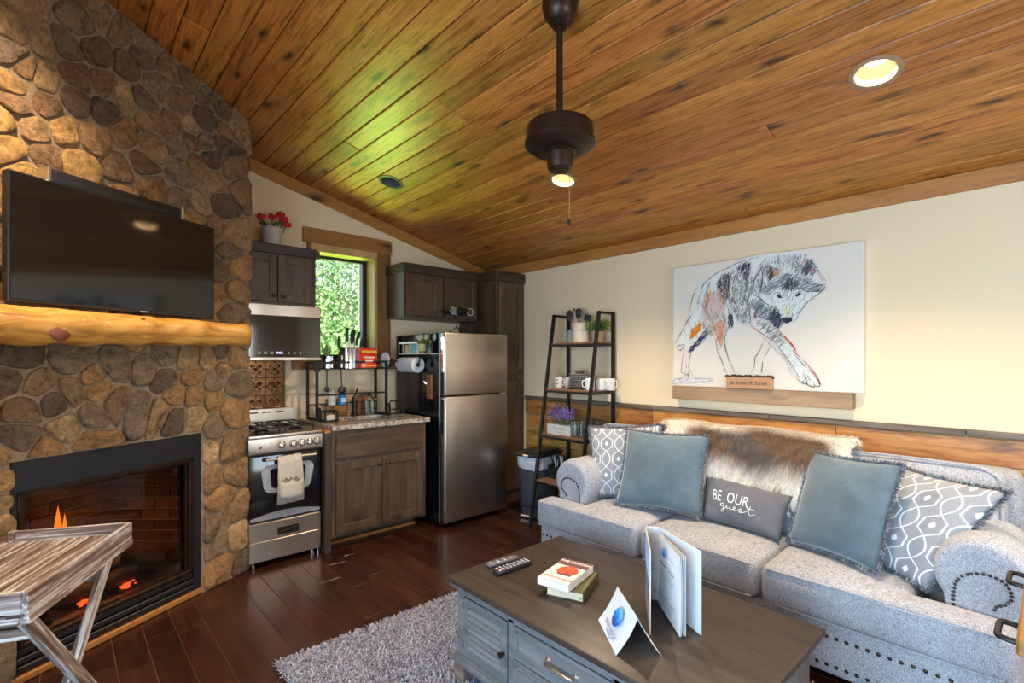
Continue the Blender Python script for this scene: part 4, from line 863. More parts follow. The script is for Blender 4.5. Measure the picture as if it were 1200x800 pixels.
mb = MB(); mb.box(1.502, 2.352, 3.605, SY0, .898, .935, .004); mb.box(1.502, 2.352, SY1, 4.29, .898, .935, .004); mb.box(1.502, SX0, SY0, SY1, .898, .935); mb.box(SX1, 2.352, SY0, SY1, .898, .935)
mb.build('slab', 'granite', ct, smooth=0)
mb = MB(); mb.mesh([(SX0, SY0, .897), (SX1, SY0, .897), (SX1, SY1, .897), (SX0, SY1, .897), (SX0 + .02, SY0 + .02, .72), (SX1 - .02, SY0 + .02, .72), (SX1 - .02, SY1 - .02, .72), (SX0 + .02, SY1 - .02, .72)], [(0, 1, 5, 4), (1, 2, 6, 5), (2, 3, 7, 6), (3, 0, 4, 7), (4, 5, 6, 7)])
mb.build('sink_basin', 'steel', ct, smooth=0, fixn=False)
fa = thing('faucet', 'dark bronze faucet with curved spout behind the sink', 'faucet', (1.93, 4.16, .936))
MB().lathe([(0, 0), (.032, 0), (.030, .012), (.022, .02), (.020, .10), (.022, .15), (.016, .17), (0, .17)], 18).build('base', 'bronze', fa)
MB().tube([(0, 0, .14), (.02, -.04, .175), (.05, -.09, .19), (.085, -.15, .175), (.10, -.18, .14)], [.016, .015, .015, .017, .019], 12).build('spout', 'chrome', fa)
MB().tube([(0, 0, .16), (.012, .0, .20), (.035, .01, .245)], [.010, .009, .007], 8).build('lever', 'bronze', fa)
# ---- over-sink rack
rk = thing('dish_rack', 'black iron over-sink rack standing on the granite counter', 'rack')
RX0, RX1, RY0, RY1, ZC = 1.545, 2.16, 4.02, 4.22, .936
for x in (RX0, RX1):
    mb = MB(); mb.bar((x, RY1, ZC), (x, RY1, 1.415), .020); mb.bar((x, RY0, ZC), (x, RY0, 1.415), .020); mb.bar((x, RY0 - .06, ZC + .008), (x, RY1, ZC + .008), .018); mb.bar((x, RY0 - .06, ZC), (x, RY0 - .06, ZC + .10), .016); mb.bar((x, RY0 - .06, ZC + .10), (x, RY0, ZC + .10), .016)
    mb.build('side_frame', 'iron', rk, smooth=0)
mb = MB()
mb.bar((RX0, RY0, 1.40), (2.29, RY0, 1.415), .018); mb.bar((RX0, RY1, 1.40), (2.29, RY1, 1.40), .014)
for k in range(15): x = RX0 + .02 + k * .05; mb.bar((x, RY0, 1.352), (x, RY1, 1.352), .005)
mb.bar((RX0, RY0, 1.352), (2.29, RY0, 1.352), .008); mb.bar((RX0, RY1, 1.352), (2.29, RY1, 1.352), .008); mb.bar((2.29, RY0, 1.352), (2.29, RY0, 1.415), .010); mb.bar((2.29, RY0, 1.405), (2.29, RY1, 1.405), .010)
mb.box(RX0 - .025, RX0 + .025, RY0 - .012, RY0 + .002, 1.33, 1.41)
mb.build('upper_shelf', 'iron', rk, smooth=0)
mb = MB(); mb.bar((RX0, RY0, 1.14), (RX1, RY0, 1.14), .016); mb.bar((RX0, RY1, 1.05), (RX1, RY1, 1.05), .008)
for k in range(7): x = RX0 + .01 + k * .045; mb.bar((x, RY0 + .02, 1.046), (x, RY1, 1.046), .005)
mb.build('lower_shelf', 'iron', rk, smooth=0)
mb = MB()
for x0, x1 in ((2.17, 2.24), (2.25, 2.31)):
    mb.tube([(x0, 3.98, ZC + .005), (x0, 3.98, ZC + .11), (x0 + .01, 3.98, ZC + .125), (x1 - .01, 3.98, ZC + .125), (x1, 3.98, ZC + .11), (x1, 3.98, ZC + .005)], .007, 6)
mb.bar((2.16, 3.98, ZC + .05), (2.31, 3.98, ZC + .05), .012); mb.bar((2.16, 3.98, ZC + .012), (2.31, 3.98, ZC + .012), .012); mb.build('plate_holder', 'iron', rk)
# things on the rack
def on_rack(name, label, cat, x, y, z=1.357, group=None): return thing(name, label, cat, (x, y, z), 0, group)
t = on_rack('herb_pot', 'small steel pot with a green sprig on the sink rack', 'pot', 1.665, 4.10)
MB().lathe([(0, 0), (.045, 0), (.047, .10), (.043, .10), (.041, .01), (0, .01)], 18).build('pot', 'chrome', t)
for k, (dx, dz) in enumerate(((-.055, .10), (-.02, .13), (.02, .08))):
    p = Vector((dx * .2, 0, .09)); q = Vector((dx, -.01, .09 + dz)); s = Vector((.016, 0, .008))
    raw('leaf', [p, (p + q) / 2 + s, q, (p + q) / 2 - s], [(0, 1, 2), (0, 2, 3)], 'leaf', t, color=(.10, .22, .06))
t = on_rack('knife_canister', 'tall polished steel canister holding black handled knives', 'canister', 1.84, 4.09)
MB().lathe([(0, 0), (.082, 0), (.083, .165), (.085, .172), (.078, .172), (.077, .01), (0, .01)], 26).build('canister', 'chrome', t)
for k, (dx, lean, h) in enumerate(((-.085, -.16, .25), (-.02, -.02, .33), (.03, .02, .31), (.055, .07, .32), (.075, .16, .30), (.09, .30, .28))):
    kn = thing('knife', f'black handled knife, {ORD[k]} from the left in the steel canister', 'knife', (1.84 + dx * .55, 4.09 - .012 * (k % 3), 1.372), 0, 'knives in the steel canister'); kn.rotation_euler = (0, lean, 0)
    mb = MB(); mb.box(-.017, .017, -.001, .001, .0, h - .11); mb.build('blade', 'chrome', kn, smooth=0)
    mb = MB(); mb.tube([(0, 0, h - .12), (-.003, 0, h - .07), (.003, 0, h - .02), (.006, 0, h)], [.012, .014, .013, .011], 8); mb.build('handle', 'blackplastic', kn)
for k in range(3):
    wk = thing('whisk', f'wire whisk, {ORD[k]} from the left, leaning beside the knife canister', 'whisk', (1.935 + k * .03, 4.14, 1.36), 0, 'wire whisks on the sink rack'); wk.rotation_euler = (0, .25 + .12 * k, 0)
    mb = MB()
    for q in range(4):
        a = q * math.pi / 4
        mb.tube([(0, 0, .06)] + [(math.cos(a) * .024 * math.sin(math.pi * u / 8), math.sin(a) * .024 * math.sin(math.pi * u / 8), .06 + .11 * u / 8) for u in range(1, 8)] + [(0, 0, .17)], .0016, 4)
    mb.build('wires', 'chrome', wk); MB().cyl((0, 0, 0), (0, 0, .065), .006, n=8).build('handle', 'chrome', wk)
t = on_rack('snack_bag', 'bright red and yellow coffee bag on the sink rack', 'bag', 1.99, 4.04)
mb = MB(); V = []
for z, w, d in ((0, .082, .03), (.04, .085, .032), (.10, .084, .024), (.145, .083, .006), (.17, .088, .004)):
    for q in range(12): a = q * math.pi / 6; V.append((w * math.copysign(abs(math.cos(a)) ** .6, math.cos(a)), d * math.sin(a), z))
mb.mesh(V, [(r0 * 12 + k, r0 * 12 + (k + 1) % 12, r0 * 12 + 12 + (k + 1) % 12, r0 * 12 + 12 + k) for r0 in range(4) for k in range(12)] + [tuple(range(12))])
mb.build('bag', 'ocg', t, color=(.72, .03, .012))
for z0, z1, c_ in ((.012, .022, (.85, .45, .05)), (.125, .15, (.85, .40, .03))): MB().box(-.07, .07, -.036, -.028, z0, z1).build('printed_band', 'oc', t, color=c_, smooth=0)
for z0, w_ in ((.085, .05), (.055, .035)): MB().box(-w_, w_, -.037, -.030, z0, z0 + .012).build('printed_mark', 'oc', t, color=(.85, .75, .65), smooth=0)
for k in range(3):
    pl_ = thing('white_plate', f'small white dish, {ORD[k]} of three upright at the rack end', 'plate', (2.175 + k * .022, 4.07 + k * .03, 1.357), 0, 'white dishes upright on the sink rack')
    M = frame((0, 0, .068), (0, 1, 0), (0, .0, 1), (.75, -.66, 0)); MB().lathe([(0, .006), (.04, .004), (.068, -.004), (.068, 0), (.04, .009), (0, .010)], 24, M).build('dish', 'white', pl_)
for k, x in enumerate((1.615, 1.735)):
    l_ = thing('ladle', ('small' if k == 0 else 'large') + ' black serving spoon hanging from the sink rack', 'spoon', (x, 4.00, 1.34), 0, 'black spoons hanging from the sink rack')
    MB().tube([(0, .015, 0), (0, 0, .01), (0, -.006, -.02), (.006 * k, -.006, -.13)], .006, 6).build('handle', 'blackplastic', l_)
    MB().sph((.008 * k, -.006, -.152 if k == 0 else -.165), .022 + .014 * k, (1, .5, 1), 12, 8).build('bowl', 'blackplastic', l_)
t = thing('soap_bottle', 'white soap bottle on the lower rack shelf', 'bottle', (1.70, 4.10, 1.05), 0, 'bottles on the lower rack shelf')
MB().lathe([(0, 0), (.032, 0), (.034, .09), (.026, .105), (.012, .11), (0, .11)], 16).build('bottle', 'oc', t, color=(.72, .68, .60)); MB().lathe([(0, .11), (.014, .11), (.014, .13), (0, .13)], 12).build('cap', 'oc', t, color=(.6, .58, .52))
t = thing('soap_bottle', 'bottle of bright blue dish soap on the lower rack shelf', 'bottle', (1.79, 4.10, 1.05), 0, 'bottles on the lower rack shelf')
MB().lathe([(0, 0), (.036, 0), (.037, .06), (.032, .085), (.012, .105), (0, .105)], 16).build('bottle', 'ocg', t, color=(.015, .19, .42)); MB().lathe([(0, .104), (.013, .104), (.011, .135), (0, .14)], 12).build('cap', 'oc', t, color=(.55, .75, .85))
MB().box(-.022, .022, -.0385, -.034, .02, .055).build('label', 'oc', t, color=(.5, .7, .8), smooth=0)
for k, (x0, x1, h, lab) in enumerate(((1.70, 1.90, .155, 'wide orange wooden cutting board leaning behind the sink faucet'), (1.965, 2.03, .175, 'narrow orange wooden board standing right of the faucet'), (2.05, 2.10, .165, 'slim brown wooden board nearest the rack post'))):
    t = thing('cutting_board', lab, 'board', (x0, 4.225 + .012 * k, .937), 0, 'wooden boards behind the faucet'); MB().box(0, x1 - x0, 0, .016, 0, h, .004).build('board', 'cutboard', t)
for k in range(2):
    t = thing('glass_tumbler', f'drinking glass behind the faucet, {ORD[k]} from the left', 'glass', (2.045 + .06 * k, 4.17, .937), 0, 'tumblers behind the faucet')
    MB().lathe([(0, 0), (.026, 0), (.031, .13), (.028, .13), (.024, .006), (0, .006)], 16).build('tumbler', 'glass', t)
t = thing('scrub_box', 'small black iron sponge holder at the left end of the counter', 'holder', (1.585, 3.86, .936))
mb = MB()
for z in (.012, .085): mb.tube([(-.05, -.03, z), (.05, -.03, z), (.05, .05, z), (-.05, .05, z)], .008, 4, closed=True)
for a, b in ((-.05, -.03), (.05, -.03), (.05, .05), (-.05, .05)): mb.bar((a, b, 0), (a, b, .09), .012)
mb.build('cage', 'iron', t, smooth=0); MB().box(-.035, .035, -.015, .035, .006, .06, .01, 2).build('sponge', 'occ', t, color=(.55, .5, .42))
# ---- right wall cabinet
c = thing('wall_cabinet', 'dark wall cabinet with two doors above the refrigerator', 'cabinet')
MB().box(2.305, 3.155, 3.972, 4.30, 1.812, 2.29).build('body', 'cab', c, smooth=0)
MB().box(2.29, 3.155, 3.952, 4.30, 2.222, 2.305, .004).build('crown', 'darkcab', c, smooth=0)
door(c, 2.325, 2.72, 1.832, 2.205, 3.952, knob=(2.69, 1.885)); door(c, 2.735, 3.13, 1.832, 2.205, 3.952, knob=(2.765, 1.885))
# ---- pantry
c = thing('pantry_cabinet', 'tall dark pantry cabinet in the corner right of the refrigerator', 'cabinet')
MB().box(3.162, 3.535, 3.69, 4.29, 0, 2.27).build('body', 'cab', c, smooth=0)
MB().box(3.15, 3.548, 3.672, 4.29, 2.205, 2.30, .004).build('crown', 'darkcab', c, smooth=0)
door(c, 3.19, 3.505, 1.30, 2.19, 3.67, knob=(3.215, 1.50)); door(c, 3.19, 3.505, .12, 1.28, 3.67, knob=(3.215, 1.12))
# ---- refrigerator
f_ = thing('refrigerator', 'tall stainless refrigerator with top freezer and black sides', 'refrigerator')
MB().box(2.398, 3.105, 3.54, 4.27, .035, 1.655, .006).build('case', 'blackgloss', f_)
for z0, z1, nm in ((1.125, 1.66, 'freezer_door'), (.045, 1.112, 'fridge_door')):
    mb = MB(); mb.box(2.40, 3.108, 3.462, 3.535, z0, z1, .012, 3); d = mb.build(nm, 'steeld', f_)
    zz = (1.14, 1.32) if nm[1] == 'r' and z0 > 1 else (.80, 1.09)
    MB().box(2.3965, 2.402, 3.478, 3.512, zz[0], zz[1], .003).build('grip_recess', 'iron', d)
    MB().box(2.3965, 2.402, 3.475, 3.515, zz[1] + .005, min(z1 - .02, zz[1] + .30), .002).build('edge_trim', 'chrome', d)
MB().box(3.02, 3.10, 3.47, 3.53, 1.1125, 1.1245).build('hinge', 'chrome', f_, smooth=0)
for x in (2.44, 3.06): MB().cyl((x - .012, 3.56, .02), (x + .012, 3.56, .02), .02, n=12).build('roller', 'chrome', f_)
MB().box(2.42, 3.08, 3.53, 3.56, .025, .06).build('grille', 'blackplastic', f_, smooth=0)
# spice shelf and bottles on its side
sp = thing('spice_shelf', 'metal spice shelf fixed to the black side of the refrigerator', 'shelf', (2.398, 3.80, 1.475))
MB().box(-.085, 0, -.25, .27, 0, .008).build('tray', 'steel', sp, smooth=0); MB().box(-.088, -.082, -.05, .27, .095, .110).build('guard_rail', 'steel', sp, smooth=0)
for y in (.265, .18): MB().box(-.087, -.083, y - .004, y + .004, .0, .10).build('upright', 'steel', sp, smooth=0)
SPC = [(4.03, .028, .085, (.10, .05, .03), 'dark brown spice jar, farthest along the spice shelf'), (3.975, .026, .09, (.60, .42, .22), 'spice jar with tan contents on the spice shelf'), (3.92, .026, .105, (.55, .38, .10), 'yellow labelled spice jar on the spice shelf'), (3.86, .03, .115, (.10, .45, .52), 'turquoise canister on the spice shelf'), (3.795, .028, .10, (.62, .60, .45), 'cream labelled jar beside the turquoise canister')]
for y, r0, h, c_, lab in SPC:
    b = thing('spice_jar', lab, 'jar', (2.355, y, 1.484), 0, 'jars on the spice shelf'); MB().lathe([(0, 0), (r0, 0), (r0, h * .8), (r0 * .9, h * .86), (0, h * .86)], 14).build('jar', 'ocg', b, color=c_); MB().lathe([(0, h * .86), (r0 * .92, h * .86), (r0 * .92, h * 1.08), (0, h * 1.08)], 14).build('lid', 'oc', b, color=(.03, .03, .03))
for y, c_, lab in ((3.725, (.16, .14, .01), 'green glass oil bottle with yellow label on the spice shelf'), (3.63, (.02, .03, .01), 'dark vinegar bottle nearest the refrigerator door')):
    b = thing('oil_bottle', lab, 'bottle', (2.355, y, 1.484), 0, 'bottles on the spice shelf'); MB().lathe([(0, 0), (.033, 0), (.034, .09), (.026, .11), (.012, .125), (.011, .16), (0, .16)], 16).build('bottle', 'ocg', b, color=c_)
    MB().lathe([(0, .155), (.013, .155), (.013, .175), (0, .175)], 12).build('cap', 'oc', b, color=(.03, .05, .02))
    if y > 3.7: MB().lathe([(.0345, .02), (.0345, .08)], 16).build('label', 'oc', b, color=(.72, .58, .22))
pt = thing('paper_towel_roll', 'white paper towel roll on a holder on the refrigerator side', 'paper towel', (2.325, 3.90, 1.382))
M = frame((0, 0, 0), (1, 0, 0), (0, 0, 1), (0, -1, 0))
MB().lathe([(.02, -.14), (.066, -.14), (.068, -.13), (.068, .13), (.066, .14), (.02, .14)], 30, M).build('roll', 'paper', pt)
MB().lathe([(.019, -.142), (.022, -.142), (.022, .142), (.019, .142)], 16, M).build('core', 'oc', pt, color=(.40, .26, .14))
MB().tube([(.0, -.145, -.01), (.0, -.152, .0), (.01, -.152, .06), (.06, -.152, .10), (.07, -.15, .10)], .006, 6).build('holder_arm', 'iron', pt)
op = thing('bottle_opener', 'small wooden wall plaque with metal opener on the refrigerator side', 'opener', (2.398, 3.668, 1.195))
MB().box(-.022, 0, -.038, .038, -.105, .105, .003).build('plaque', 'cutboard', op, smooth=0); MB().tube([(-.024, .02, .035), (-.045, .03, .05), (-.05, .04, .045), (-.03, .022, .02)], .006, 6).build('opener', 'chrome', op)
# wine holder on top
w_ = thing('wine_holder', 'wire wine holder with a bottle and two hanging glasses on the refrigerator', 'wine holder', (2.845, 3.90, 1.656))
mb = MB()
for a in (.5, 2.6, 4.7): mb.tube([(.09 * math.cos(a), .09 * math.sin(a), .004), (.07 * math.cos(a), .07 * math.sin(a), .04), (.02 * math.cos(a), .02 * math.sin(a), .07), (0, 0, .10)], .0045, 6)
mb.tube([(0, 0, .09), (0, 0, .20)], .006, 6); mb.tube([(-.10, 0, .215), (-.05, 0, .20), (.05, 0, .20), (.10, 0, .215)], .005, 6); mb.build('wire_stand', 'iron', w_)
M = frame((0, 0, .235), (1, 0, 0), (0, 0, 1), (0, -1, 0))
MB().lathe([(0, -.12), (.036, -.12), (.038, -.11), (.038, .06), (.030, .09), (.014, .12), (.014, .17), (0, .17)], 18, M).build('bottle', 'ocg', w_, color=(.02, .025, .02)); MB().lathe([(.0385, -.06), (.0385, .04)], 18, M).build('label', 'oc', w_, color=(.6, .58, .55))
for x in (-.10, .10):
    M = frame((x, .02, .23), (1, 0, 0), (0, 0, 1), (0, -1, 0)); g_ = MB().lathe([(0, .10), (.034, .10), (.034, .097), (.004, .09), (.004, .01), (.03, -.03), (.034, -.07), (.028, -.11), (.026, -.11), (.032, -.07), (.028, -.03), (0, .0)], 18, M).build('wine_glass', 'glass', w_)
    MB().lathe([(.030, .098), (.037, .098), (.037, .103), (.030, .103)], 18, M).build('foot_rim', 'chrome', g_)
# ================================================================ LIVING AREA
def softbox(mb, x0, x1, y0, y1, z0, z1, r, puff=(0, 0, 0), n=(8, 10, 4), M=None, wob=0, sd=1):
    """rounded box whose -x, +-y and top faces swell by puff"""
    rn = random.Random(sd); hx, hy, hz = (x1 - x0) / 2, (y1 - y0) / 2, (z1 - z0) / 2; c = Vector(((x0 + x1) / 2, (y0 + y1) / 2, (z0 + z1) / 2))
    key = {}
    ph = [rn.uniform(0, 6) for _ in range(6)]
    def lv(k, h):  # non-uniform levels with rings in the rounding
        L = [-h, -h + r * .3, -h + r]; m = k; L += [-h + r + (2 * h - 2 * r) * i / m for i in range(1, m)]; return L + [h - r, h - r * .3, h]
    X, Y, Z = lv(n[0], hx), lv(n[1], hy), lv(n[2], hz)
    def vert(i, j, k):
        if (i, j, k) not in key:
            p = Vector((X[i], Y[j], Z[k])); q = Vector((max(-hx + r, min(hx - r, p.x)), max(-hy + r, min(hy - r, p.y)), max(-hz + r, min(hz - r, p.z))))
            d = p - q
            if d.length > 1e-9: p = q + d.normalized() * r
            a, b, g = 1 - (p.x / hx) ** 2, 1 - (p.y / hy) ** 2, 1 - (p.z / hz) ** 2
            a, b, g = max(a, 0), max(b, 0), max(g, 0)
            if p.z > 0: p.z += puff[2] * (a * b) ** .7
            p.x += (-puff[0] if p.x < 0 else puff[0] * .3) * (b * g) ** .7 if puff[0] else 0
            p.y += math.copysign(puff[1] * (a * g) ** .7, p.y) if puff[1] else 0
            if wob: p += Vector((math.sin(p.y * 9 + ph[0]) * math.sin(p.z * 11 + ph[1]), math.sin(p.x * 8 + ph[2]), math.sin(p.x * 9 + ph[3]) * math.sin(p.y * 7 + ph[4]))) * wob
            p = p + c
            key[i, j, k] = mb.bm.verts.new(M @ p if M is not None else p)
        return key[i, j, k]
    nx, ny, nz = len(X) - 1, len(Y) - 1, len(Z) - 1
    for i in range(nx):
        for j in range(ny):
            for k in (0, nz): mb.bm.faces.new((vert(i, j, k), vert(i + 1, j, k), vert(i + 1, j + 1, k), vert(i, j + 1, k)))
    for i in range(nx):
        for k in range(nz):
            for j in (0, ny): mb.bm.faces.new((vert(i, j, k), vert(i + 1, j, k), vert(i + 1, j, k + 1), vert(i, j, k + 1)))
    for j in range(ny):
        for k in range(nz):
            for i in (0, nx): mb.bm.faces.new((vert(i, j, k), vert(i, j + 1, k), vert(i, j + 1, k + 1), vert(i, j, k + 1)))
    return mb
def spl(p, m=5):
    out = []
    for i in range(len(p) - 1):
        a, b, c, d = p[max(i - 1, 0)], p[i], p[i + 1], p[min(i + 2, len(p) - 1)]
        for k in range(m):
            t = k / m; out.append(tuple(.5 * ((2 * b[j]) + (-a[j] + c[j]) * t + (2 * a[j] - 5 * b[j] + 4 * c[j] - d[j]) * t * t + (-a[j] + 3 * b[j] - 3 * c[j] + d[j]) * t ** 3) for j in (0, 1)))
    return out + [p[-1]]
# ---- sofa
so = thing('sofa', 'large light grey three seat sofa with rolled arms and nailhead trim along the wall', 'sofa', (2.98, 1.28, 0))
ws = (2.98, 1.28, 0)
mb = MB(); softbox(mb, 2.53, 3.45, .09, 2.47, .03, .255, .02, n=(4, 12, 2)); mb.build('base', 'sofa', so, smooth=70, world=ws)
mb = MB()
for row in (.200, .075):
    for k in range(62): y = .12 + k * .0380; mb.sph((2.527, y, row), .0085, (.6, 1, 1), 8, 5)
mb.build('nailhead_trim', 'bronze', so, world=ws, kind='stuff')
for x in (2.6, 3.38):
    for y in (.14, 2.42): MB().lathe([(0, 0), (.022, 0), (.03, .03), (0, .03)], 12, c=(x, y, 0)).build('foot', 'darkcab', so, world=ws)
mb = MB(); softbox(mb, 3.28, 3.50, .10, 2.46, .10, .90, .06, n=(3, 12, 6)); mb.build('back_frame', 'sofa', so, smooth=70, world=ws)
SEAT = [(1.650, 2.17, 1.98, 2.492), (.978, 1.644, None, None), (.40, .972, .095, .56)]
for k, (y0, y1, w0, w1) in enumerate(SEAT):
    mb = MB(); softbox(mb, 2.50, 3.12, y0, y1, .258, .445, .045, (.012, 0, .028), (7, 9, 3), wob=.003, sd=k)
    if w0 is not None: softbox(mb, 2.50, 2.668, w0, w1, .258, .443, .045, (.010, .006, .012), (3, 6, 3), wob=.002, sd=k + 5)
    sc_ = mb.build('seat_cushion', 'sofa', so, smooth=75, world=ws)
    ya, yb = (y0, y1) if w0 is None else (min(y0, w0), max(y1, w1))
    for z in (.428, .275):
        pts = [(2.4935 - .010 * (1 - ((y - (ya + yb) / 2) / ((yb - ya) / 2)) ** 2) * (1 if z < .4 else .6), y, z + (.008 * (1 - ((y - (ya + yb) / 2) / ((yb - ya) / 2)) ** 2) if z > .4 else 0)) for y in [ya + .03 + (yb - ya - .06) * i / 16 for i in range(17)]]
        MB().tube([(p[0] + .009, p[1], p[2]) for p in pts], .0055, 6).build('piping', 'sofa', sc_, world=ws)
BACK = [(1.62, 2.395), (.93, 1.612), (.15, .922)]
for k, (y0, y1) in enumerate(BACK):
    M = Matrix.Translation((3.02, 0, .46)) @ Matrix.Rotation(R(9), 4, 'Y') @ Matrix.Translation((-3.02, 0, -.46))
    mb = MB(); softbox(mb, 3.02, 3.24, y0, y1, .44, .945, .06, (.03, .004, .016), (4, 9, 6), M, wob=.003, sd=k + 20); bc_ = mb.build('back_cushion', 'sofa', so, smooth=75, world=ws)
    pts = [M @ Vector((3.028, y, z)) for y, z in ([(y0 + .012, .56), (y0 + .010, .86), (y0 + .03, .915), (y0 + .07, .938)] + [(y0 + .08 + (y1 - y0 - .16) * i / 10, .944 + .010 * math.sin(math.pi * i / 10)) for i in range(11)] + [(y1 - .07, .938), (y1 - .03, .915), (y1 - .010, .86), (y1 - .012, .56)])]
    MB().tube(pts, .006, 6).build('piping', 'sofa', bc_, world=ws)
for side, yc in ((1, .195), (-1, 2.292)):
    zc, r = .575, .152
    prof = [(r * math.cos(a), r * math.sin(a)) for a in [R(-38 + 256 * t / 26) for t in range(27)]]
    prof = prof + [(-.108, -.20), (-.108, -.52), (.108, -.52), (.108, -.20)]
    mb = MB(); rings = []
    for x, s in ((2.652, .55), (2.650, .80), (2.655, .90), (2.672, .965), (2.70, 1.0), (2.86, 1.01), (3.05, 1.0), (3.10, .97)):
        rings.append([mb.bm.verts.new((x, yc + a * s, zc + (b * s if b > -.16 else b * (s ** .3)))) for a, b in prof])
    n = len(prof)
    for A, B in zip(rings, rings[1:]):
        for k in range(n): mb.bm.faces.new((A[k], A[(k + 1) % n], B[(k + 1) % n], B[k]))
    mb.bm.faces.new(rings[0]); mb.bm.faces.new(rings[-1][::-1])
    ar = mb.build('arm', 'sofa', so, smooth=75, world=ws)
    mb = MB(); NAIL = [(.277, .451), (.277, .494), (.271, .539), (.252, .571), (.22, .591), (.184, .599), (.149, .592), (.125, .575), (.113, .547), (.114, .523), (.131, .5), (.154, .484), (.161, .461)]
    path = spl([(a if side > 0 else 2.487 - a, b) for a, b in NAIL], 6); q = [path[0]]
    for p in path:
        if math.dist(p, q[-1]) > .0125: q.append(p)
    path = q
    for y, z in path: mb.sph((2.6475, y, z), .0062, (.7, 1, 1), 8, 5)
    mb.build('nailheads', 'bronze', ar, world=ws, kind='stuff')
# ---- cushions with fringe
def quad_pillow(name, label, TL, TR, BR, BL, T, mat, fringe=None, group=None, pinch=.035, seed=0, uvs=(1, 1)):
    TL, TR, BR, BL = map(Vector, (TL, TR, BR, BL)); o = (BL + BR) / 2
    rn = random.Random(seed); nrm = ((TR - TL).cross(BL - TL)).normalized()
    if nrm.dot(Vector((0, 0, 1.43)) - o) < 0: nrm = -nrm
    t = thing(name, label, 'cushion', o, 0, group); N = 22
    ph = [rn.uniform(0, 6.28) for _ in range(8)]
    def P(u, v):
        u2 = u + pinch * math.sin(math.pi * v) * (1 - 2 * u) * abs(1 - 2 * u) ** 2
        v2 = v + pinch * math.sin(math.pi * u) * (1 - 2 * v) * abs(1 - 2 * v) ** 2
        return (TL * (1 - u2) + TR * u2) * (1 - v2) + (BL * (1 - u2) + BR * u2) * v2 - o
    def H(u, v):
        s = max(0, math.sin(math.pi * u)) * max(0, math.sin(math.pi * v)); h = T * s ** .55
        w = .004 * math.sin(9 * u + 3 * v + ph[0]) * math.sin(7 * v + ph[1]) + .0035 * math.sin(17 * (u - v) + ph[2]) * (abs(u - .5) + abs(v - .5))
        return h + w * min(1, s * 4)
    V, F, UV = [], [], []
    for sgn in (1, -1):
        b0 = len(V)
        for j in range(N + 1):
            for i in range(N + 1):
                u, v = i / N, j / N; V.append(P(u, v) + nrm * H(u, v) * sgn); UV.append((u * uvs[0], (1 - v) * uvs[1]))
        for j in range(N):
            for i in range(N):
                a = b0 + j * (N + 1) + i; q = (a, a + 1, a + N + 2, a + N + 1); F.append(q if sgn > 0 else q[::-1])
    me = bpy.data.meshes.new('cover'); me.from_pydata(V, [], F); ul = me.uv_layers.new(name='UVMap')
    for lp in me.loops: ul.data[lp.index].uv = UV[lp.vertex_index]
    me.materials.append(MT[mat]); me.update()
    bm = bmesh.new(); bm.from_mesh(me); bmesh.ops.remove_doubles(bm, verts=bm.verts[:], dist=1e-5); bmesh.ops.recalc_face_normals(bm, faces=bm.faces[:]); bm.to_mesh(me); bm.free()
    me.shade_smooth(); link('cover', me, t)
    if fringe:
        V, F, Cc = [], [], []
        edge = [(k / 130, 0) for k in range(130)] + [(1, k / 130) for k in range(130)] + [(1 - k / 130, 1) for k in range(130)] + [(0, 1 - k / 130) for k in range(130)]
        for u, v in edge:
            p0 = P(u, v); out = (p0 - P(.5 + (u - .5) * .8, .5 + (v - .5) * .8)).normalized(); tg = nrm.cross(out)
            for _ in range(9):
                d = (out + tg * rn.uniform(-.7, .7) + nrm * rn.uniform(-.9, .9) + Vector((0, 0, -.25))).normalized(); L = rn.uniform(.012, .024); q = p0 + tg * rn.uniform(-.003, .003) - out * .004
                s = d.cross(Vector((rn.uniform(-1, 1), rn.uniform(-1, 1), rn.uniform(-1, 1)))).normalized() * .0015
                b0 = len(V); V += [q - s, q + s, q + d * L + s * .7, q + d * L - s * .7]; F.append((b0, b0 + 1, b0 + 2, b0 + 3))
                k = rn.choice(fringe); k = tuple(x * rn.uniform(.7, 1.3) for x in k); Cc += [k] * 4
        raw('fringe', V, F, 'vc', t, cols=Cc, kind='stuff')
    return t, P, H, nrm
FR = [(.13, .145, .165), (.22, .235, .26), (.36, .37, .39), (.08, .09, .10)]
GP = 'throw pillows on the grey sofa'
quad_pillow('throw_pillow', 'fringed grey pillow with white lattice pattern beside the ladder shelf', (2.906, 2.328, .932), (3.103, 1.834, .981), (2.956, 1.766, .485), (2.782, 2.229, .469), .075, 'pattern', FR, GP, seed=1)
quad_pillow('throw_pillow', 'plain slate blue velvet pillow leaning on the patterned pillow by the shelf', (2.915, 2.005, .947), (2.99, 1.46, .955), (2.80, 1.415, .505), (2.70, 1.95, .485), .080, 'teal', FR, GP, seed=2)
pl3, P3, H3, n3 = quad_pillow('lumbar_pillow', 'small charcoal pillow with white lettering in the middle of the sofa', (2.975, 1.47, .72), (2.95, .965, .685), (2.815, .985, .475), (2.825, 1.42, .492), .055, 'lumbar', None, GP, .02, seed=3)
quad_pillow('throw_pillow', 'plain slate blue velvet pillow in front of the hide throw', (3.04, .905, .93), (2.848, .469, .95), (2.650, .527, .495), (2.835, .953, .478), .080, 'teal', FR, GP, seed=4)
quad_pillow('throw_pillow', 'tilted fringed pillow with white lattice pattern against the sofa arm with large nailheads', (3.126, .578, .903), (2.857, .126, .892), (2.71, .369, .461), (2.979, .819, .471), .080, 'pattern', FR, GP, seed=5)
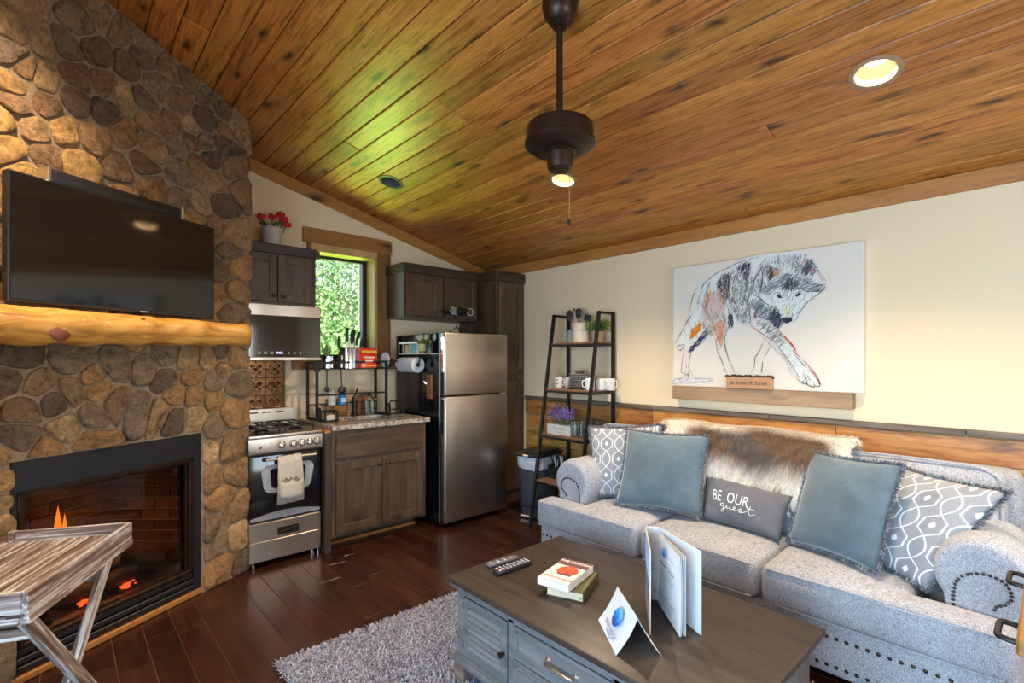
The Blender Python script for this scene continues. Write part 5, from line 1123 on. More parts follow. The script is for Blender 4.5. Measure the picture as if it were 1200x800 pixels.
# lettering on the small pillow, laid onto its curved cover
def on_pillow(P, H, nrm, o_t, flat_pts, faces, name, lift=.0018):
    V = []
    for u, v in flat_pts: V.append(P(u, v) + nrm * (H(u, v) + lift))
    return raw(name, V, faces, 'oc', o_t, color=(.85, .85, .86))
cu = bpy.data.curves.new('tmp', 'FONT'); cu.body = 'BE  OUR'; cu.size = 1; cu.resolution_u = 3; cu.offset = -.006
to = bpy.data.objects.new('tmp', cu); COL.objects.link(to); bpy.context.view_layer.update()
me = to.to_mesh(); bm = bmesh.new(); bm.from_mesh(me); to.to_mesh_clear(); bpy.data.objects.remove(to)
bmesh.ops.triangulate(bm, faces=bm.faces[:])
for _ in range(1): bmesh.ops.subdivide_edges(bm, edges=[e for e in bm.edges if e.calc_length() > .15], cuts=2)
bmesh.ops.triangulate(bm, faces=bm.faces[:])
xs = [v.co.x for v in bm.verts]; x0, x1 = min(xs), max(xs); bm.verts.index_update()
pts = [(.15 + (v.co.x - x0) / (x1 - x0) * .46, .575 - v.co.y * .345) for v in bm.verts]; fcs = [[v.index for v in f.verts] for f in bm.faces]; bm.free()
on_pillow(P3, H3, n3, pl3, pts, fcs, 'lettering')
gl = [(.315, .62), (.295, .605), (.275, .625), (.275, .665), (.295, .675), (.315, .65), (.318, .615), (.318, .70), (.315, .77), (.295, .79), (.285, .765), (.30, .735), (.335, .70), (.355, .66), (.360, .64), (.358, .68), (.372, .70), (.395, .67), (.402, .635), (.402, .68), (.415, .70), (.44, .685), (.465, .66), (.468, .635), (.452, .63), (.445, .66), (.455, .695), (.485, .70), (.52, .66), (.532, .63), (.54, .665), (.552, .695), (.53, .715), (.52, .70), (.56, .70), (.60, .66), (.628, .60), (.64, .53), (.632, .60), (.628, .66), (.64, .70), (.665, .705), (.70, .66)]
mb = MB()
for ln in (spl(gl), [(.60, .59), (.64, .585), (.69, .58)]): mb.tube([P3(u, v) + n3 * (H3(u, v) + .0012) for u, v in ln], .0016, 5)
mb.build('script_lettering', 'oc', pl3, color=(.85, .85, .86))
# ---- animal hide over the back
hd = thing('hide_throw', 'shaggy brown and cream animal hide draped over the sofa back', 'throw', (3.1, 1.27, .9))
prof = [(3.44, .90), (3.36, .965), (3.24, 1.005), (3.12, 1.008), (3.055, .975), (3.005, .90), (2.985, .80), (2.968, .70), (2.952, .62), (2.94, .56)]
def pr(v):
    q = v * (len(prof) - 1); i = min(int(q), len(prof) - 2); f = q - i; a, b = prof[i], prof[i + 1]; return a[0] + (b[0] - a[0]) * f, a[1] + (b[1] - a[1]) * f
def hide_ok(u, v):
    e = .02 + .035 * math.sin(v * 14) + .025 * math.sin(v * 31 + 1)
    vm = .97 - .10 * math.sin(u * 9 + .5) ** 2 - (.12 if u < .1 else 0)
    return e < u < 1 - e * .8 and v < vm
def hide_pt(u, v): x, z = pr(v); return Vector((x - .004 - 3.1, 1.83 - 1.13 * u - 1.27 + .02 * math.sin(v * 9), z + .006 * math.sin(u * 13) - .9))
def hide_col(u, v, rn):
    n_ = math.sin(u * 11 + 2 * math.sin(v * 7)) * .5 + math.sin(u * 23 - v * 13) * .3
    c = max(0, 1 - abs((v - .50) + .05 * n_) / .22) * max(0, min(1, (u - .12) / .12)) * max(0, min(1, (.93 - u) / .10))
    c2 = max(0, 1 - abs(v - .84 + .12 * (u - .4)) / .07) * (1 if .2 < u < .72 else 0)
    b = min(1, c * 1.7); brown = (.19, .112, .064) if n_ > -.1 else (.15, .115, .095)
    k = tuple(.92 * w * (1 - b) + q * b for w, q in zip((1, .90, .78), brown))
    k = tuple(x * (1 - c2) + y * c2 for x, y in zip(k, (.24, .13, .07)))
    f = rn.uniform(.75, 1.2); return tuple(min(.95, x * f) for x in k)
rn = random.Random(8); V, F, Cc = [], [], []; NU, NV = 60, 44; id_ = {}
for i in range(NU + 1):
    for j in range(NV + 1):
        u, v = i / NU, j / NV
        if hide_ok(u, v): id_[i, j] = len(V); V.append(hide_pt(u, v)); Cc.append(hide_col(u, v, rn))
for (i, j) in list(id_):
    q = [id_.get((i + a, j + b)) for a, b in ((0, 0), (1, 0), (1, 1), (0, 1))]
    if None not in q: F.append(tuple(q))
raw('skin', V, F, 'vc', hd, cols=Cc, smooth=80)
V, F, Cc = [], [], []
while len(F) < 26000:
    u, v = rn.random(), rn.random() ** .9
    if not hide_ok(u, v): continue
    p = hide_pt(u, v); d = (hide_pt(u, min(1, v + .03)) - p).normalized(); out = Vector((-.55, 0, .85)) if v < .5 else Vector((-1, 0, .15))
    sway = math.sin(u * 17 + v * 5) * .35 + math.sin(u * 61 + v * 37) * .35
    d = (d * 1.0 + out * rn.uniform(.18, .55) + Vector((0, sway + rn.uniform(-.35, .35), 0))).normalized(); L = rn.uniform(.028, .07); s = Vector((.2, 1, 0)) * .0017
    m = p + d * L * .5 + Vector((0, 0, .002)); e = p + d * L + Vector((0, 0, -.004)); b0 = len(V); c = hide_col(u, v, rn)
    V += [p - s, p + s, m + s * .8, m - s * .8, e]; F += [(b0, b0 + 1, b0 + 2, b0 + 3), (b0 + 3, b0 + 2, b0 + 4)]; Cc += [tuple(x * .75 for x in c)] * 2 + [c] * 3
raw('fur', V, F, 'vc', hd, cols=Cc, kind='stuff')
# ---- shag rug
rg = thing('shag_rug', 'pale grey shag rug on the dark plank floor under the coffee table', 'rug', (1.55, 1.1, 0))
RX = (.745, 2.42); RY = (-.25, 2.445)
MB().box(RX[0] - 1.55 + .02, RX[1] - 1.55 - .02, RY[0] - 1.1 + .02, RY[1] - 1.1 - .02, .0005, .012, .004).build('backing', 'occ', rg, color=(.30, .31, .36))
rn = random.Random(4); V, F, Cc = [], [], []
def strand(x, y):
    a = rn.uniform(0, 6.28); L = rn.uniform(.018, .033); ln = rn.uniform(.2, .95); d = Vector((math.cos(a) * ln, math.sin(a) * ln, 1)).normalized() * L
    s = Vector((-math.sin(a), math.cos(a), 0)) * rn.uniform(.0015, .0025); p = Vector((x, y, .010)); m = p + d * .6 + Vector((0, 0, .003)); e = p + d * 1.0 + Vector((math.cos(a) * .006, math.sin(a) * .006, -.004))
    b0 = len(V); V.extend([p - s, p + s, m + s, m - s, e + s * .6, e - s * .6]); F.extend([(b0, b0 + 1, b0 + 2, b0 + 3), (b0 + 3, b0 + 2, b0 + 4, b0 + 5)])
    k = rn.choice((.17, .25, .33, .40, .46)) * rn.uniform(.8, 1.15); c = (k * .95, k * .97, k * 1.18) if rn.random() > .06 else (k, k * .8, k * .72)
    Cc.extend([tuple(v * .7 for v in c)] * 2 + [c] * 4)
nst = 0
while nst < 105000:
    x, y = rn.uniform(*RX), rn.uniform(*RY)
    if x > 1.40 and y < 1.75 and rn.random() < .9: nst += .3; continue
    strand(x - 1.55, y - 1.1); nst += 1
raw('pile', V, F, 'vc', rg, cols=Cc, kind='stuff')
# ---- coffee table
ctb = thing('coffee_table', 'grey washed coffee table with dark wood top, louvered doors and drawers', 'coffee table', (1.65, 1.19, .02))
wt = (1.65, 1.19, .02)
mb = MB(); mb.box(1.276, 2.024, .552, 1.828, .446, .470, .005, 2); mb.build('top', 'tabletop', ctb, smooth=40, world=wt)
mb = MB(); mb.box(1.284, 2.016, .560, 1.820, .432, .447, .006, 2); mb.box(1.298, 2.002, .575, 1.805, .418, .433, .004); mb.build('top_molding', 'tablegrey', ctb, smooth=40, world=wt)
mb = MB(); mb.box(1.318, 1.985, .595, 1.785, .13, .42); mb.build('carcass', 'tablegrey', ctb, smooth=0, world=wt)
mb = MB()
for y0, y1 in ((1.742, 1.790), (1.424, 1.456), (.924, .956), (.590, .638)): mb.box(1.31, 1.33, y0, y1, .13, .42, .002)
mb.box(1.31, 1.33, .638, 1.742, .400, .42, .002); mb.box(1.31, 1.33, .638, 1.742, .13, .150, .002); mb.box(1.31, 1.33, .956, 1.424, .268, .290, .002)
mb.build('face_frame', 'tablegrey', ctb, smooth=0, world=wt)
mb = MB(); mb.box(1.292, 2.01, .572, 1.808, .095, .132, .010, 2); mb.box(1.302, 2.0, .582, 1.798, .128, .14, .004); mb.build('plinth', 'tablegrey', ctb, smooth=40, world=wt)
for x0, x1 in ((1.296, 1.37), (1.93, 2.005)):
    for y0, y1 in ((1.735, 1.804), (.576, .645)): MB().box(x0, x1, y0, y1, .022, .096, .006).build('foot', 'barncap', ctb, smooth=0, world=wt)
for y0, y1, ky in ((1.458, 1.740, 1.474), (.640, .922, .906)):
    mb = MB(); s = .036
    for a in ((y0, y0 + s, .152, .398), (y1 - s, y1, .152, .398), (y0 + s, y1 - s, .152, .152 + s), (y0 + s, y1 - s, .398 - s, .398)): mb.box(1.304, 1.322, a[0], a[1], a[2], a[3], .002)
    d = mb.build('door', 'tablegrey', ctb, smooth=0, world=wt)
    for k in range(7):
        z = .200 + k * .0255; M = Matrix.Translation((1.3105, 0, z)) @ Matrix.Rotation(R(33), 4, 'Y'); mb = MB(); mb.box(-.0025, .0025, y0 + s, y1 - s, -.0165, .0165, .001, 1, M); mb.build('slat', 'tablegrey', d, smooth=0, world=wt)
    MB().lathe([(0, 0), (.006, 0), (.005, .012), (.012, .018), (.012, .023), (0, .026)], 14, frame((1.304, ky, .268), (0, -1, 0), (0, 0, 1), (-1, 0, 0))).build('knob', 'knob', d, world=wt)
    for z in (.19, .36): MB().cyl((1.306, 1.742 if y0 > 1 else .638, z - .015), (1.306, 1.742 if y0 > 1 else .638, z + .015), .004, n=8).build('hinge', 'iron', d, world=wt)
for z0, z1 in ((.292, .398), (.152, .266)):
    mb = MB(); mb.box(1.304, 1.322, .958, 1.422, z0, z1, .002); d = mb.build('drawer', 'tablegrey', ctb, smooth=0, world=wt)
    mb = MB()
    for a in ((.980, 1.400, z1 - .022, z1 - .014), (.980, 1.400, z0 + .014, z0 + .022), (.980, .988, z0 + .014, z1 - .014), (1.392, 1.400, z0 + .014, z1 - .014)): mb.box(1.300, 1.306, a[0], a[1], a[2], a[3], .0015)
    mb.build('drawer_molding', 'tablegrey', d, smooth=0, world=wt)
    zc = (z0 + z1) / 2; mb = MB(); mb.tube([(1.303, 1.235, zc), (1.282, 1.232, zc), (1.280, 1.225, zc), (1.280, 1.115, zc), (1.282, 1.108, zc), (1.303, 1.105, zc)], .0055, 8)
    for y in (1.235, 1.105): mb.lathe([(0, 0), (.013, 0), (.011, .004), (0, .005)], 12, frame((1.304, y, zc), (0, -1, 0), (0, 0, 1), (-1, 0, 0)))
    mb.build('pull_handle', 'steel', d, world=wt)
# ---- things on the table
ZT = .4705
for k, (p0, p1, w, h, c_, lab) in enumerate((((1.468, 1.774), (1.640, 1.756), .040, .014, (.10, .095, .105), 'flat grey remote control near the table corner'), ((1.435, 1.683), (1.640, 1.672), .048, .022, (.012, .012, .014), 'thick black remote control with many buttons'))):
    a = math.atan2(p1[1] - p0[1], p1[0] - p0[0]); L = math.dist(p0, p1)
    t = thing('remote_control', lab, 'remote', ((p0[0] + p1[0]) / 2, (p0[1] + p1[1]) / 2, ZT), a, 'remotes on the coffee table')
    MB().box(-L / 2, L / 2, -w / 2, w / 2, .001, h, .005 if k == 0 else .009, 2).build('case', 'oc', t, color=c_)
    rr = random.Random(k)
    for i in range(9 if k else 4):
        for j in range(3 if k else 2):
            y = (-.014 + .014 * j) if k else (-.009 + .018 * j); x = -L / 2 + .02 + i * (L - .04) / (8 if k else 3.6)
            MB().box(x - .0045, x + .0045, y - .004, y + .004, h - .002, h + .0018, .001).build('button', 'oc', t, color=rr.choice(((.6, .6, .62), (.35, .35, .38), (.5, .5, .6))) if (i, j) != (0, 1) or not k else (.6, .03, .03), smooth=0)
def book(name, label, o, a, L, Wd, T, cov, page, z, hard):
    t = thing(name, label, 'book', (o[0], o[1], z), a, 'books stacked on the coffee table'); e = .004 if hard else 0
    MB().box(e, L - e, e, Wd - e * 0 - .002, .003, T - .003).build('pages', 'oc', t, color=page, smooth=0)
    mb = MB(); mb.box(0, L, 0, Wd, 0, .003 if hard else .001, .0008); mb.box(0, L, 0, Wd, T - (.003 if hard else .001), T, .0008); mb.box(0, L, Wd - .004, Wd, 0, T, .001); mb.build('cover', 'oc', t, color=cov, smooth=0); return t
# spine lies on the camera's right: local x along the depth, local y toward the spine
a1 = math.atan2(.082, .203); b1 = book('hardback_book', 'old green cloth hardback lying under the white paperback', (1.471, 1.403), a1, .219, .158, .036, (.070, .064, .020), (.60, .47, .34), ZT, 1)
b1.scale = (1, -1, 1)
MB().box(.02, .20, .03, .10, .0358, .0365).build('gilt_panel', 'oc', b1, color=(.30, .20, .05), smooth=0); MB().box(.004, .215, .145, .148, .0358, .0364).build('gilt_line', 'oc', b1, color=(.2, .19, .08), smooth=0)
MB().box(-.0035, -.001, .142, .150, .012, .019).build('ribbon_end', 'oc', b1, color=(.02, .35, .10), smooth=0)
a2 = math.atan2(.055, .23); b2 = book('paperback_book', 'white paperback with orange cover picture lying on the green book', (1.458, 1.439), a2, .232, .142, .030, (.72, .69, .66), (.68, .72, .72), ZT + .0365, 0)
b2.scale = (1, -1, 1)
MB().box(.165, .230, .002, .140, .0298, .0303).build('dark_band', 'oc', b2, color=(.14, .055, .05), smooth=0)
mb = MB(); rr = random.Random(9)
mb.prism([(.118 + (.050 + rr.uniform(-.006, .006)) * math.cos(q * math.pi / 8), .078 + (.046 + rr.uniform(-.005, .005)) * math.sin(q * math.pi / 8)) for q in range(16)], lambda a, b, h: (a, b, h), .0303, .0308); mb.build('cover_picture', 'oc', b2, color=(.62, .085, .035), smooth=0)
mb = MB()
for q in range(26): x, y = .118 + rr.uniform(-.038, .038), .078 + rr.uniform(-.034, .034); mb.box(x - .008, x + .008, y - .0015, y + .0015, .0308, .0311, 0, 1, Matrix.Translation((x, y, 0)) @ Matrix.Rotation(rr.uniform(0, 3), 4, 'Z') @ Matrix.Translation((-x, -y, 0)))
mb.build('picture_lines', 'oc', b2, color=(.20, .03, .02), smooth=0)
MB().box(.07, .085, .05, .112, .0303, .0309).build('picture_base', 'oc', b2, color=(.12, .05, .045), smooth=0)
MX = frame((.207, .070, .0309), (0, 1, 0), (1, 0, 0), (0, 0, -1)); text('title_lettering', 'THE LEXICON', .024, MX, (.85, .82, .8), b2, space=.95)
text('author_lettering', 'KIRIN NAOME', .020, frame((.035, .075, .0309), (0, 1, 0), (1, 0, 0), (0, 0, -1)), (.45, .04, .04), b2)
# tent card
tc_ = thing('tent_card', 'folded white tent card with blue round emblem standing on the coffee table', 'card', (1.44, 1.0, ZT))
def sheet(name, parent, org, A, B, C_, D, mat='paper', th=.0006, bow=0, color=None):
    A, B, C_, D = map(Vector, (A, B, C_, D)); n_ = (B - A).cross(D - A).normalized(); V, F = [], []; N = 8
    for s in (0, 1):
        for j in range(N + 1):
            for i in range(N + 1): u, v = i / N, j / N; V.append((A * (1 - u) + B * u) * (1 - v) + (D * (1 - u) + C_ * u) * v + n_ * (bow * math.sin(math.pi * v) + th * s) - Vector(org))
    m = (N + 1) ** 2
    for j in range(N):
        for i in range(N): a = j * (N + 1) + i; F += [(a, a + N + 1, a + N + 2, a + 1), (m + a, m + a + 1, m + a + N + 2, m + a + N + 1)]
    bd = [i for i in range(N + 1)] + [(j + 1) * (N + 1) - 1 for j in range(1, N + 1)] + [N * (N + 1) + i for i in range(N - 1, -1, -1)] + [j * (N + 1) for j in range(N - 1, 0, -1)]
    for i in range(len(bd)): a, b = bd[i], bd[(i + 1) % len(bd)]; F.append((a, b, m + b, m + a))
    return raw(name, V, F, mat, parent, smooth=50, color=color)
RL, RR = (1.512, 1.083, .600), (1.374, .905, .600); BL_, BR_ = (1.473, 1.14, ZT), (1.337, .963, ZT)
sheet('front_panel', tc_, (1.44, 1.0, ZT), RL, RR, BR_, BL_, bow=.006); sheet('back_panel', tc_, (1.44, 1.0, ZT), RL, RR, (1.442, .862, ZT), (1.580, 1.040, ZT), bow=-.004)
def emblem(parent, M, r):
    circ = [(r * math.cos(q * math.pi / 16), r * math.sin(q * math.pi / 16)) for q in range(32)]
    for k, (lv, c_) in enumerate(((9, (.10, .42, .78)), (.45, (.03, .22, .75)), (-.05, (.015, .10, .58)), (-.55, (.03, .06, .12)))):
        p = circ
        if lv < 2:
            top = [(x * r / 8, r * (lv + .16 * math.sin(x * .9 + k) - .05 * x)) for x in range(8, -9, -1)]
            top = [(a, b) for a, b in top if a * a + b * b < r * r * .995]
            low = [(a, b) for a, b in circ if b < r * (lv + .16 * math.sin(a / r * 8 * .9 + k) - .05 * a / r * 8)]
            low.sort(key=lambda q: math.atan2(q[1] + r * 1.0e-3, q[0]) if True else 0)
            cen = (0, -r * .7); p = sorted(top + low, key=lambda q: math.atan2(q[1] - cen[1], q[0] - cen[0]))
        V = [M @ Vector((a, b, .0004 * (k + 1))) for a, b in p]; raw('emblem', V, [tuple(range(len(V)))], 'oc', parent, color=c_)
A, B, D_ = Vector(RL), Vector(RR), Vector(BL_); xv = (B - A).normalized(); yv = (A - D_).normalized(); zv = xv.cross(yv)
mid = A.lerp(B, .55).lerp(D_ + (B - A) * .55, .42) - Vector((1.44, 1.0, ZT)); emblem(tc_, frame(mid + zv * .0068, xv, yv, zv), .034)
mid = A.lerp(B, .52).lerp(D_ + (B - A) * .52, .78) - Vector((1.44, 1.0, ZT)); text('lettering', 'BLUE RIDGE', .023, frame(mid + zv * .0060, xv, yv, zv), (.22, .24, .27), tc_); 
mid = A.lerp(B, .52).lerp(D_ + (B - A) * .52, .90) - Vector((1.44, 1.0, ZT)); text('small_lettering', 'CABIN RENTALS', .009, frame(mid + zv * .0038, xv, yv, zv), (.3, .32, .35), tc_)
# binder
bo = (1.68, 1.02, ZT); bd_ = thing('guest_binder', 'white ring binder standing open with printed pages on the coffee table', 'binder', bo)
e1, s1, s2, e2 = (1.525, .952), (1.742, 1.108), (1.768, 1.066), (1.652, .834)
def v4(p, q, z0, z1): return (p[0], p[1], z1), (q[0], q[1], z1), (q[0], q[1], z0), (p[0], p[1], z0)
for nm, p, q in (('front_cover', e1, s1), ('spine', s1, s2), ('back_cover', s2, e2)): sheet(nm, bd_, bo, *v4(p, q, ZT, ZT + .292), th=.003)
dx, dy = s1[0] - e1[0], s1[1] - e1[1]; q_ = math.hypot(dx, dy); nn = (-dy / q_ * -.0008, dx / q_ * -.0008)
for za, zb, c_ in ((.02, .09, (.50, .36, .24)), (.09, .17, (.16, .20, .26)), (.17, .27, (.40, .58, .80))):     # printed photograph on the cover's outside
    V = []
    for p, z in (((e1[0] + dx * .08, e1[1] + dy * .08), za), ((e1[0] + dx * .92, e1[1] + dy * .92), za), ((e1[0] + dx * .92, e1[1] + dy * .92), zb), ((e1[0] + dx * .08, e1[1] + dy * .08), zb)): V.append((p[0] - dy / q_ * .0045 - bo[0], p[1] + dx / q_ * .0045 - bo[1], z))
    raw('cover_photo', V, [(0, 1, 2, 3)], 'oc', bd_, color=c_)
for k in range(3):
    mb = MB(); z = .05 + .095 * k; mb.tube([(s1[0] + .006 - bo[0] + .018 * math.cos(q * .7) - .018, s1[1] - .035 - bo[1] + .018 * math.sin(q * .7), z) for q in range(9)], .0015, 5); mb.build('ring', 'chrome', bd_)
pgs = [((1.738, 1.052), (1.578, .872)), ((1.740, 1.0505), (1.582, .8695)), ((1.743, 1.049), (1.592, .864)), ((1.745, 1.0475), (1.597, .8615))]
for k, (p, q) in enumerate(pgs): sheet('page', bd_, bo, *v4(p, q, ZT + .006, ZT + .280), th=.0012, bow=.004 * (1 if k < 2 else 0))
p, q = Vector((*pgs[0][0], 0)), Vector((*pgs[0][1], 0)); xv = (q - p).normalized(); zv = xv.cross(Vector((0, 0, 1)))
if zv.dot(Vector((-1, -1, 0))) < 0: zv = -zv
def pgf(u, z, off=.0): c = p.lerp(q, u); return frame(c - Vector((bo[0], bo[1], 0)) + zv * (.0055 + off) + Vector((0, 0, z)), xv, (0, 0, 1), zv)
emblem(bd_, pgf(.36, .235), .018); text('lettering', 'BLUE RIDGE', .011, pgf(.68, .226), (.55, .57, .6), bd_)
text('heading', 'Welcome to Your Cabin', .014, pgf(.5, .190, .001), (.12, .12, .14), bd_)
for z, w_ in ((.168, .055), (.158, .075), (.150, .07), (.142, .06), (.118, .06), (.094, .045), (.070, .075), (.062, .07), (.040, .05)):
    MB().box(-w_, w_, -.0011, .0011, 0, .0004, 0, 1, pgf(.48, z, .0008)).build('printed_line', 'oc', bd_, color=(.25, .25, .28), smooth=0)
# ---- ladder shelf
ld = thing('ladder_shelf', 'tall black iron ladder shelf with rustic boards against the long wall', 'shelf', (3.3, 2.8, 0)); wl_ = (3.3, 2.8, 0)
def fx_(z): return 3.305 + (1.83 - z) * (-.165)
for y in (3.052, 2.548):
    mb = MB(); mb.bar((3.495, y, 0), (3.495, y, 1.83), .024, .024, (1, 0, 0)); mb.bar((fx_(0), y, 0), (fx_(1.83), y, 1.83), .024, .024, (1, 0, 0)); mb.bar((fx_(1.83) - .012, y, 1.82), (3.507, y, 1.82), .024, .02)
    for z in (1.575, 1.172, .782, .392): mb.bar((fx_(z), y, z - .022), (3.495, y, z - .022), .02, .02)
    mb.build('side_frame', 'iron', ld, smooth=0, world=wl_)
for z in (1.575, 1.172, .782, .392):
    MB().box(fx_(z) - .008, 3.485, 2.562, 3.038, z - .014, z, .002).build('shelf_board', 'rustshelf', ld, smooth=0, world=wl_)
    for xr in (fx_(z) - .002, 3.48): MB().bar((xr, 2.55, z - .024), (xr, 3.05, z - .024), .02, .018).build('rail', 'iron', ld, smooth=0, world=wl_)
def L(name, label, cat, x, y, z, g=None): return thing(name, label, cat, (x, y, z), 0, g)
t = L('cream_pitcher', 'small blue grey metal pitcher on the top ladder shelf', 'pitcher', 3.40, 2.935, 1.575)
MB().lathe([(0, 0), (.038, 0), (.036, .05), (.033, .115), (.035, .122), (.030, .12), (.03, .01), (0, .01)], 20).build('body', 'oc', t, color=(.20, .27, .27)); MB().tube([(0, .033, .105), (-.0, .06, .115), (0, .055, .125)], [.012, .006, .003], 6).build('spout', 'oc', t, color=(.20, .27, .27)); MB().tube([(0, -.034, .10), (.0, -.06, .085), (0, -.055, .045), (0, -.036, .03)], .005, 6).build('handle', 'oc', t, color=(.20, .27, .27))
uc = L('utensil_crock', 'cream ceramic crock with lettering on the top ladder shelf', 'crock', 3.39, 2.815, 1.575)
MB().lathe([(0, 0), (.070, 0), (.074, .01), (.074, .165), (.076, .172), (.068, .172), (.066, .02), (0, .02)], 28).build('crock', 'oc', uc, color=(.66, .56, .40))
for k, ch_ in enumerate('UTEN'):
    a = R(202 + 17 * k); text('lettering', ch_, .028, frame((.0752 * math.cos(a), .0752 * math.sin(a), .105), (math.sin(a) * 1, -math.cos(a), 0), (0, 0, 1), (math.cos(a), math.sin(a), 0)), (.06, .05, .045), uc)
for k, (nm, lab, dy, dx, lean, c_) in enumerate((('spatula', 'black spatula leaning left in the cream crock', .03, -.01, .42, (.05, .04, .038)), ('serving_spoon', 'dark wide serving spoon in the cream crock', .0, .0, .10, (.055, .04, .036)), ('steel_spoon', 'slim steel handled spoon rising tallest from the cream crock', .012, -.02, .18, (.45, .43, .40)), ('slotted_turner', 'black slotted turner leaning right in the cream crock', -.03, .0, -.30, (.035, .035, .035)))):
    u = L(nm, lab, 'utensil', 3.39 + dx, 2.815 + dy * .6, 1.60, 'kitchen utensils in the cream crock'); u.rotation_euler = (-lean, 0, 0); h = (.20, .19, .26, .17)[k]
    MB().tube([(0, 0, 0), (0, 0, h)], .0055, 6).build('handle', 'ocg', u, color=c_)
    if k < 2: MB().sph((0, 0, h + .045), .042, (.22, 1, 1.15), 14, 10).build('head', 'ocg', u, color=c_)
    elif k == 3:
        mb = MB()
        for q in range(5): mb.box(-.003, .003, -.034 + q * .0145, -.024 + q * .0145, h + .01, h + .05)
        mb.box(-.003, .003, -.034, .034, h, h + .012); mb.box(-.003, .003, -.034, .034, h + .048, h + .058); mb.build('head', 'ocg', u, color=c_, smooth=0)
    else: MB().sph((0, 0, h + .01), .010, (.6, 1, 2.0), 8, 6).build('head', 'ocg', u, color=(.03, .03, .03))
gp = L('potted_fern', 'bright green bushy plant in a tan pot on the top ladder shelf', 'plant', 3.40, 2.625, 1.575)
MB().lathe([(0, 0), (.036, 0), (.042, .085), (.044, .09), (.038, .09), (.036, .07), (0, .07)], 18).build('pot', 'oc', gp, color=(.42, .28, .15))
rn = random.Random(12); V, F, Cc = [], [], []
for _ in range(900):
    a, b = rn.uniform(0, 6.28), rn.uniform(-.15, 1); d = Vector((math.cos(a) * math.sqrt(max(0, 1 - b * b)), math.sin(a) * math.sqrt(max(0, 1 - b * b)), b)); rr = rn.uniform(.02, .10) * (1.15 if abs(d.y) > .5 else .8)
    p = Vector((0, 0, .11)) + d * rr; e = p + (d + Vector((rn.uniform(-.6, .6), rn.uniform(-.6, .6), rn.uniform(-.5, .4)))).normalized() * rn.uniform(.012, .024); s = (e - p).cross(Vector((rn.uniform(-1, 1), rn.uniform(-1, 1), rn.uniform(-1, 1)))).normalized() * .0042
    b0 = len(V); V += [p, (p + e) / 2 + s, e, (p + e) / 2 - s]; F.append((b0, b0 + 1, b0 + 2, b0 + 3)); k = rn.uniform(.6, 1.5); Cc += [(.06 * k, .17 * k, .025 * k)] * 4
raw('foliage', V, F, 'vc', gp, cols=Cc, kind='stuff')
mb = MB()
for q in range(9): a = q * .7; mb.tube([(0, 0, .07), (math.cos(a) * .03, math.sin(a) * .04, .13), (math.cos(a) * .06, math.sin(a) * .08, .17)], .0018, 5)
mb.build('stems', 'leaf', gp, color=(.06, .14, .03))
for k, (y, x, c_, lab) in enumerate(((3.045, 3.36, (.70, .67, .60), 'white mug with dark printed lines at the far end of the second shelf'), (2.955, 3.40, (.64, .60, .54), 'white mug partly behind the first mug beside the plate stack'), (2.665, 3.33, (.76, .77, .76), 'white mug just behind the front shelf leg'), (2.585, 3.38, (.72, .69, .62), 'cream mug with plain side next to the front shelf leg'), (2.52, 3.42, (.70, .68, .63), 'white mug with round emblem at the near end of the second shelf'))):
    t = L('mug', lab, 'mug', x, y, 1.172, 'mugs on the second ladder shelf')
    MB().lathe([(0, 0), (.038, 0), (.041, .006), (.041, .096), (.039, .098), (.036, .094), (.036, .01), (0, .01)], 22).build('body', 'oc', t, color=c_)
    a = -math.pi / 2 if k != 2 else math.pi * .8; MB().tube([(.04 * math.cos(a), .04 * math.sin(a), .08), (.062 * math.cos(a), .062 * math.sin(a), .078), (.068 * math.cos(a), .068 * math.sin(a), .05), (.060 * math.cos(a), .060 * math.sin(a), .026), (.04 * math.cos(a), .04 * math.sin(a), .022)], .005, 7).build('handle', 'oc', t, color=c_)
    if k == 0:
        for z, w in ((.07, .3), (.052, .36), (.034, .26)):
            V = [];
            for q in range(5):
                a = R(200) - w + 2 * w * q / 4; V += [(.0415 * math.cos(a), .0415 * math.sin(a), z), (.0415 * math.cos(a), .0415 * math.sin(a), z + .008)]
            raw('printed_line', V, [(2 * q, 2 * q + 2, 2 * q + 3, 2 * q + 1) for q in range(4)], 'oc', t, color=(.06, .06, .06))
    if k == 4:
        pts = [(.0416 * math.cos(R(197) + .28 * math.cos(q * .7)), .0416 * math.sin(R(197) + .28 * math.cos(q * .7)), .052 + .030 * math.sin(q * .7)) for q in range(9)]; MB().tube(pts, .0009, 4, closed=True).build('printed_ring', 'oc', t, color=(.35, .33, .30))
for k in range(8):
    r = .108 if k < 5 else .095
    t = L('plate', f'grey stoneware plate, {ORD[k]} from the bottom of the stack on the second shelf', 'plate', 3.375, 2.815 + .003 * math.sin(k * 2), 1.172 + k * .0165, 'plates stacked on the second ladder shelf')
    MB().lathe([(0, 0), (r * .6, 0), (r * .72, .006), (r, .013), (r, .0155), (r * .7, .009), (0, .004)], 30).build('plate', 'oc', t, color=(.34, .30, .27) if k % 2 else (.40, .36, .325))
t = L('glass_tumbler', 'small clear bowl on top of the plate stack', 'bowl', 3.375, 2.815, 1.3045); MB().lathe([(0, 0), (.03, 0), (.06, .03), (.057, .03), (.028, .003), (0, .003)], 20).build('bowl', 'glass', t)
lv = L('lavender_planter', 'white washed wooden box of purple lavender on the third ladder shelf', 'planter', 3.22, 2.885, .782)
mb = MB()
for a in ((-.045, -.037, -.13, .13), (.037, .045, -.13, .13), (-.037, .037, -.13, -.122), (-.037, .037, .122, .13)): mb.box(a[0], a[1], a[2], a[3], 0, .085, .001)
mb.box(-.037, .037, -.122, .122, .0, .07); mb.build('box', 'oc', lv, color=(.58, .57, .54), smooth=0)
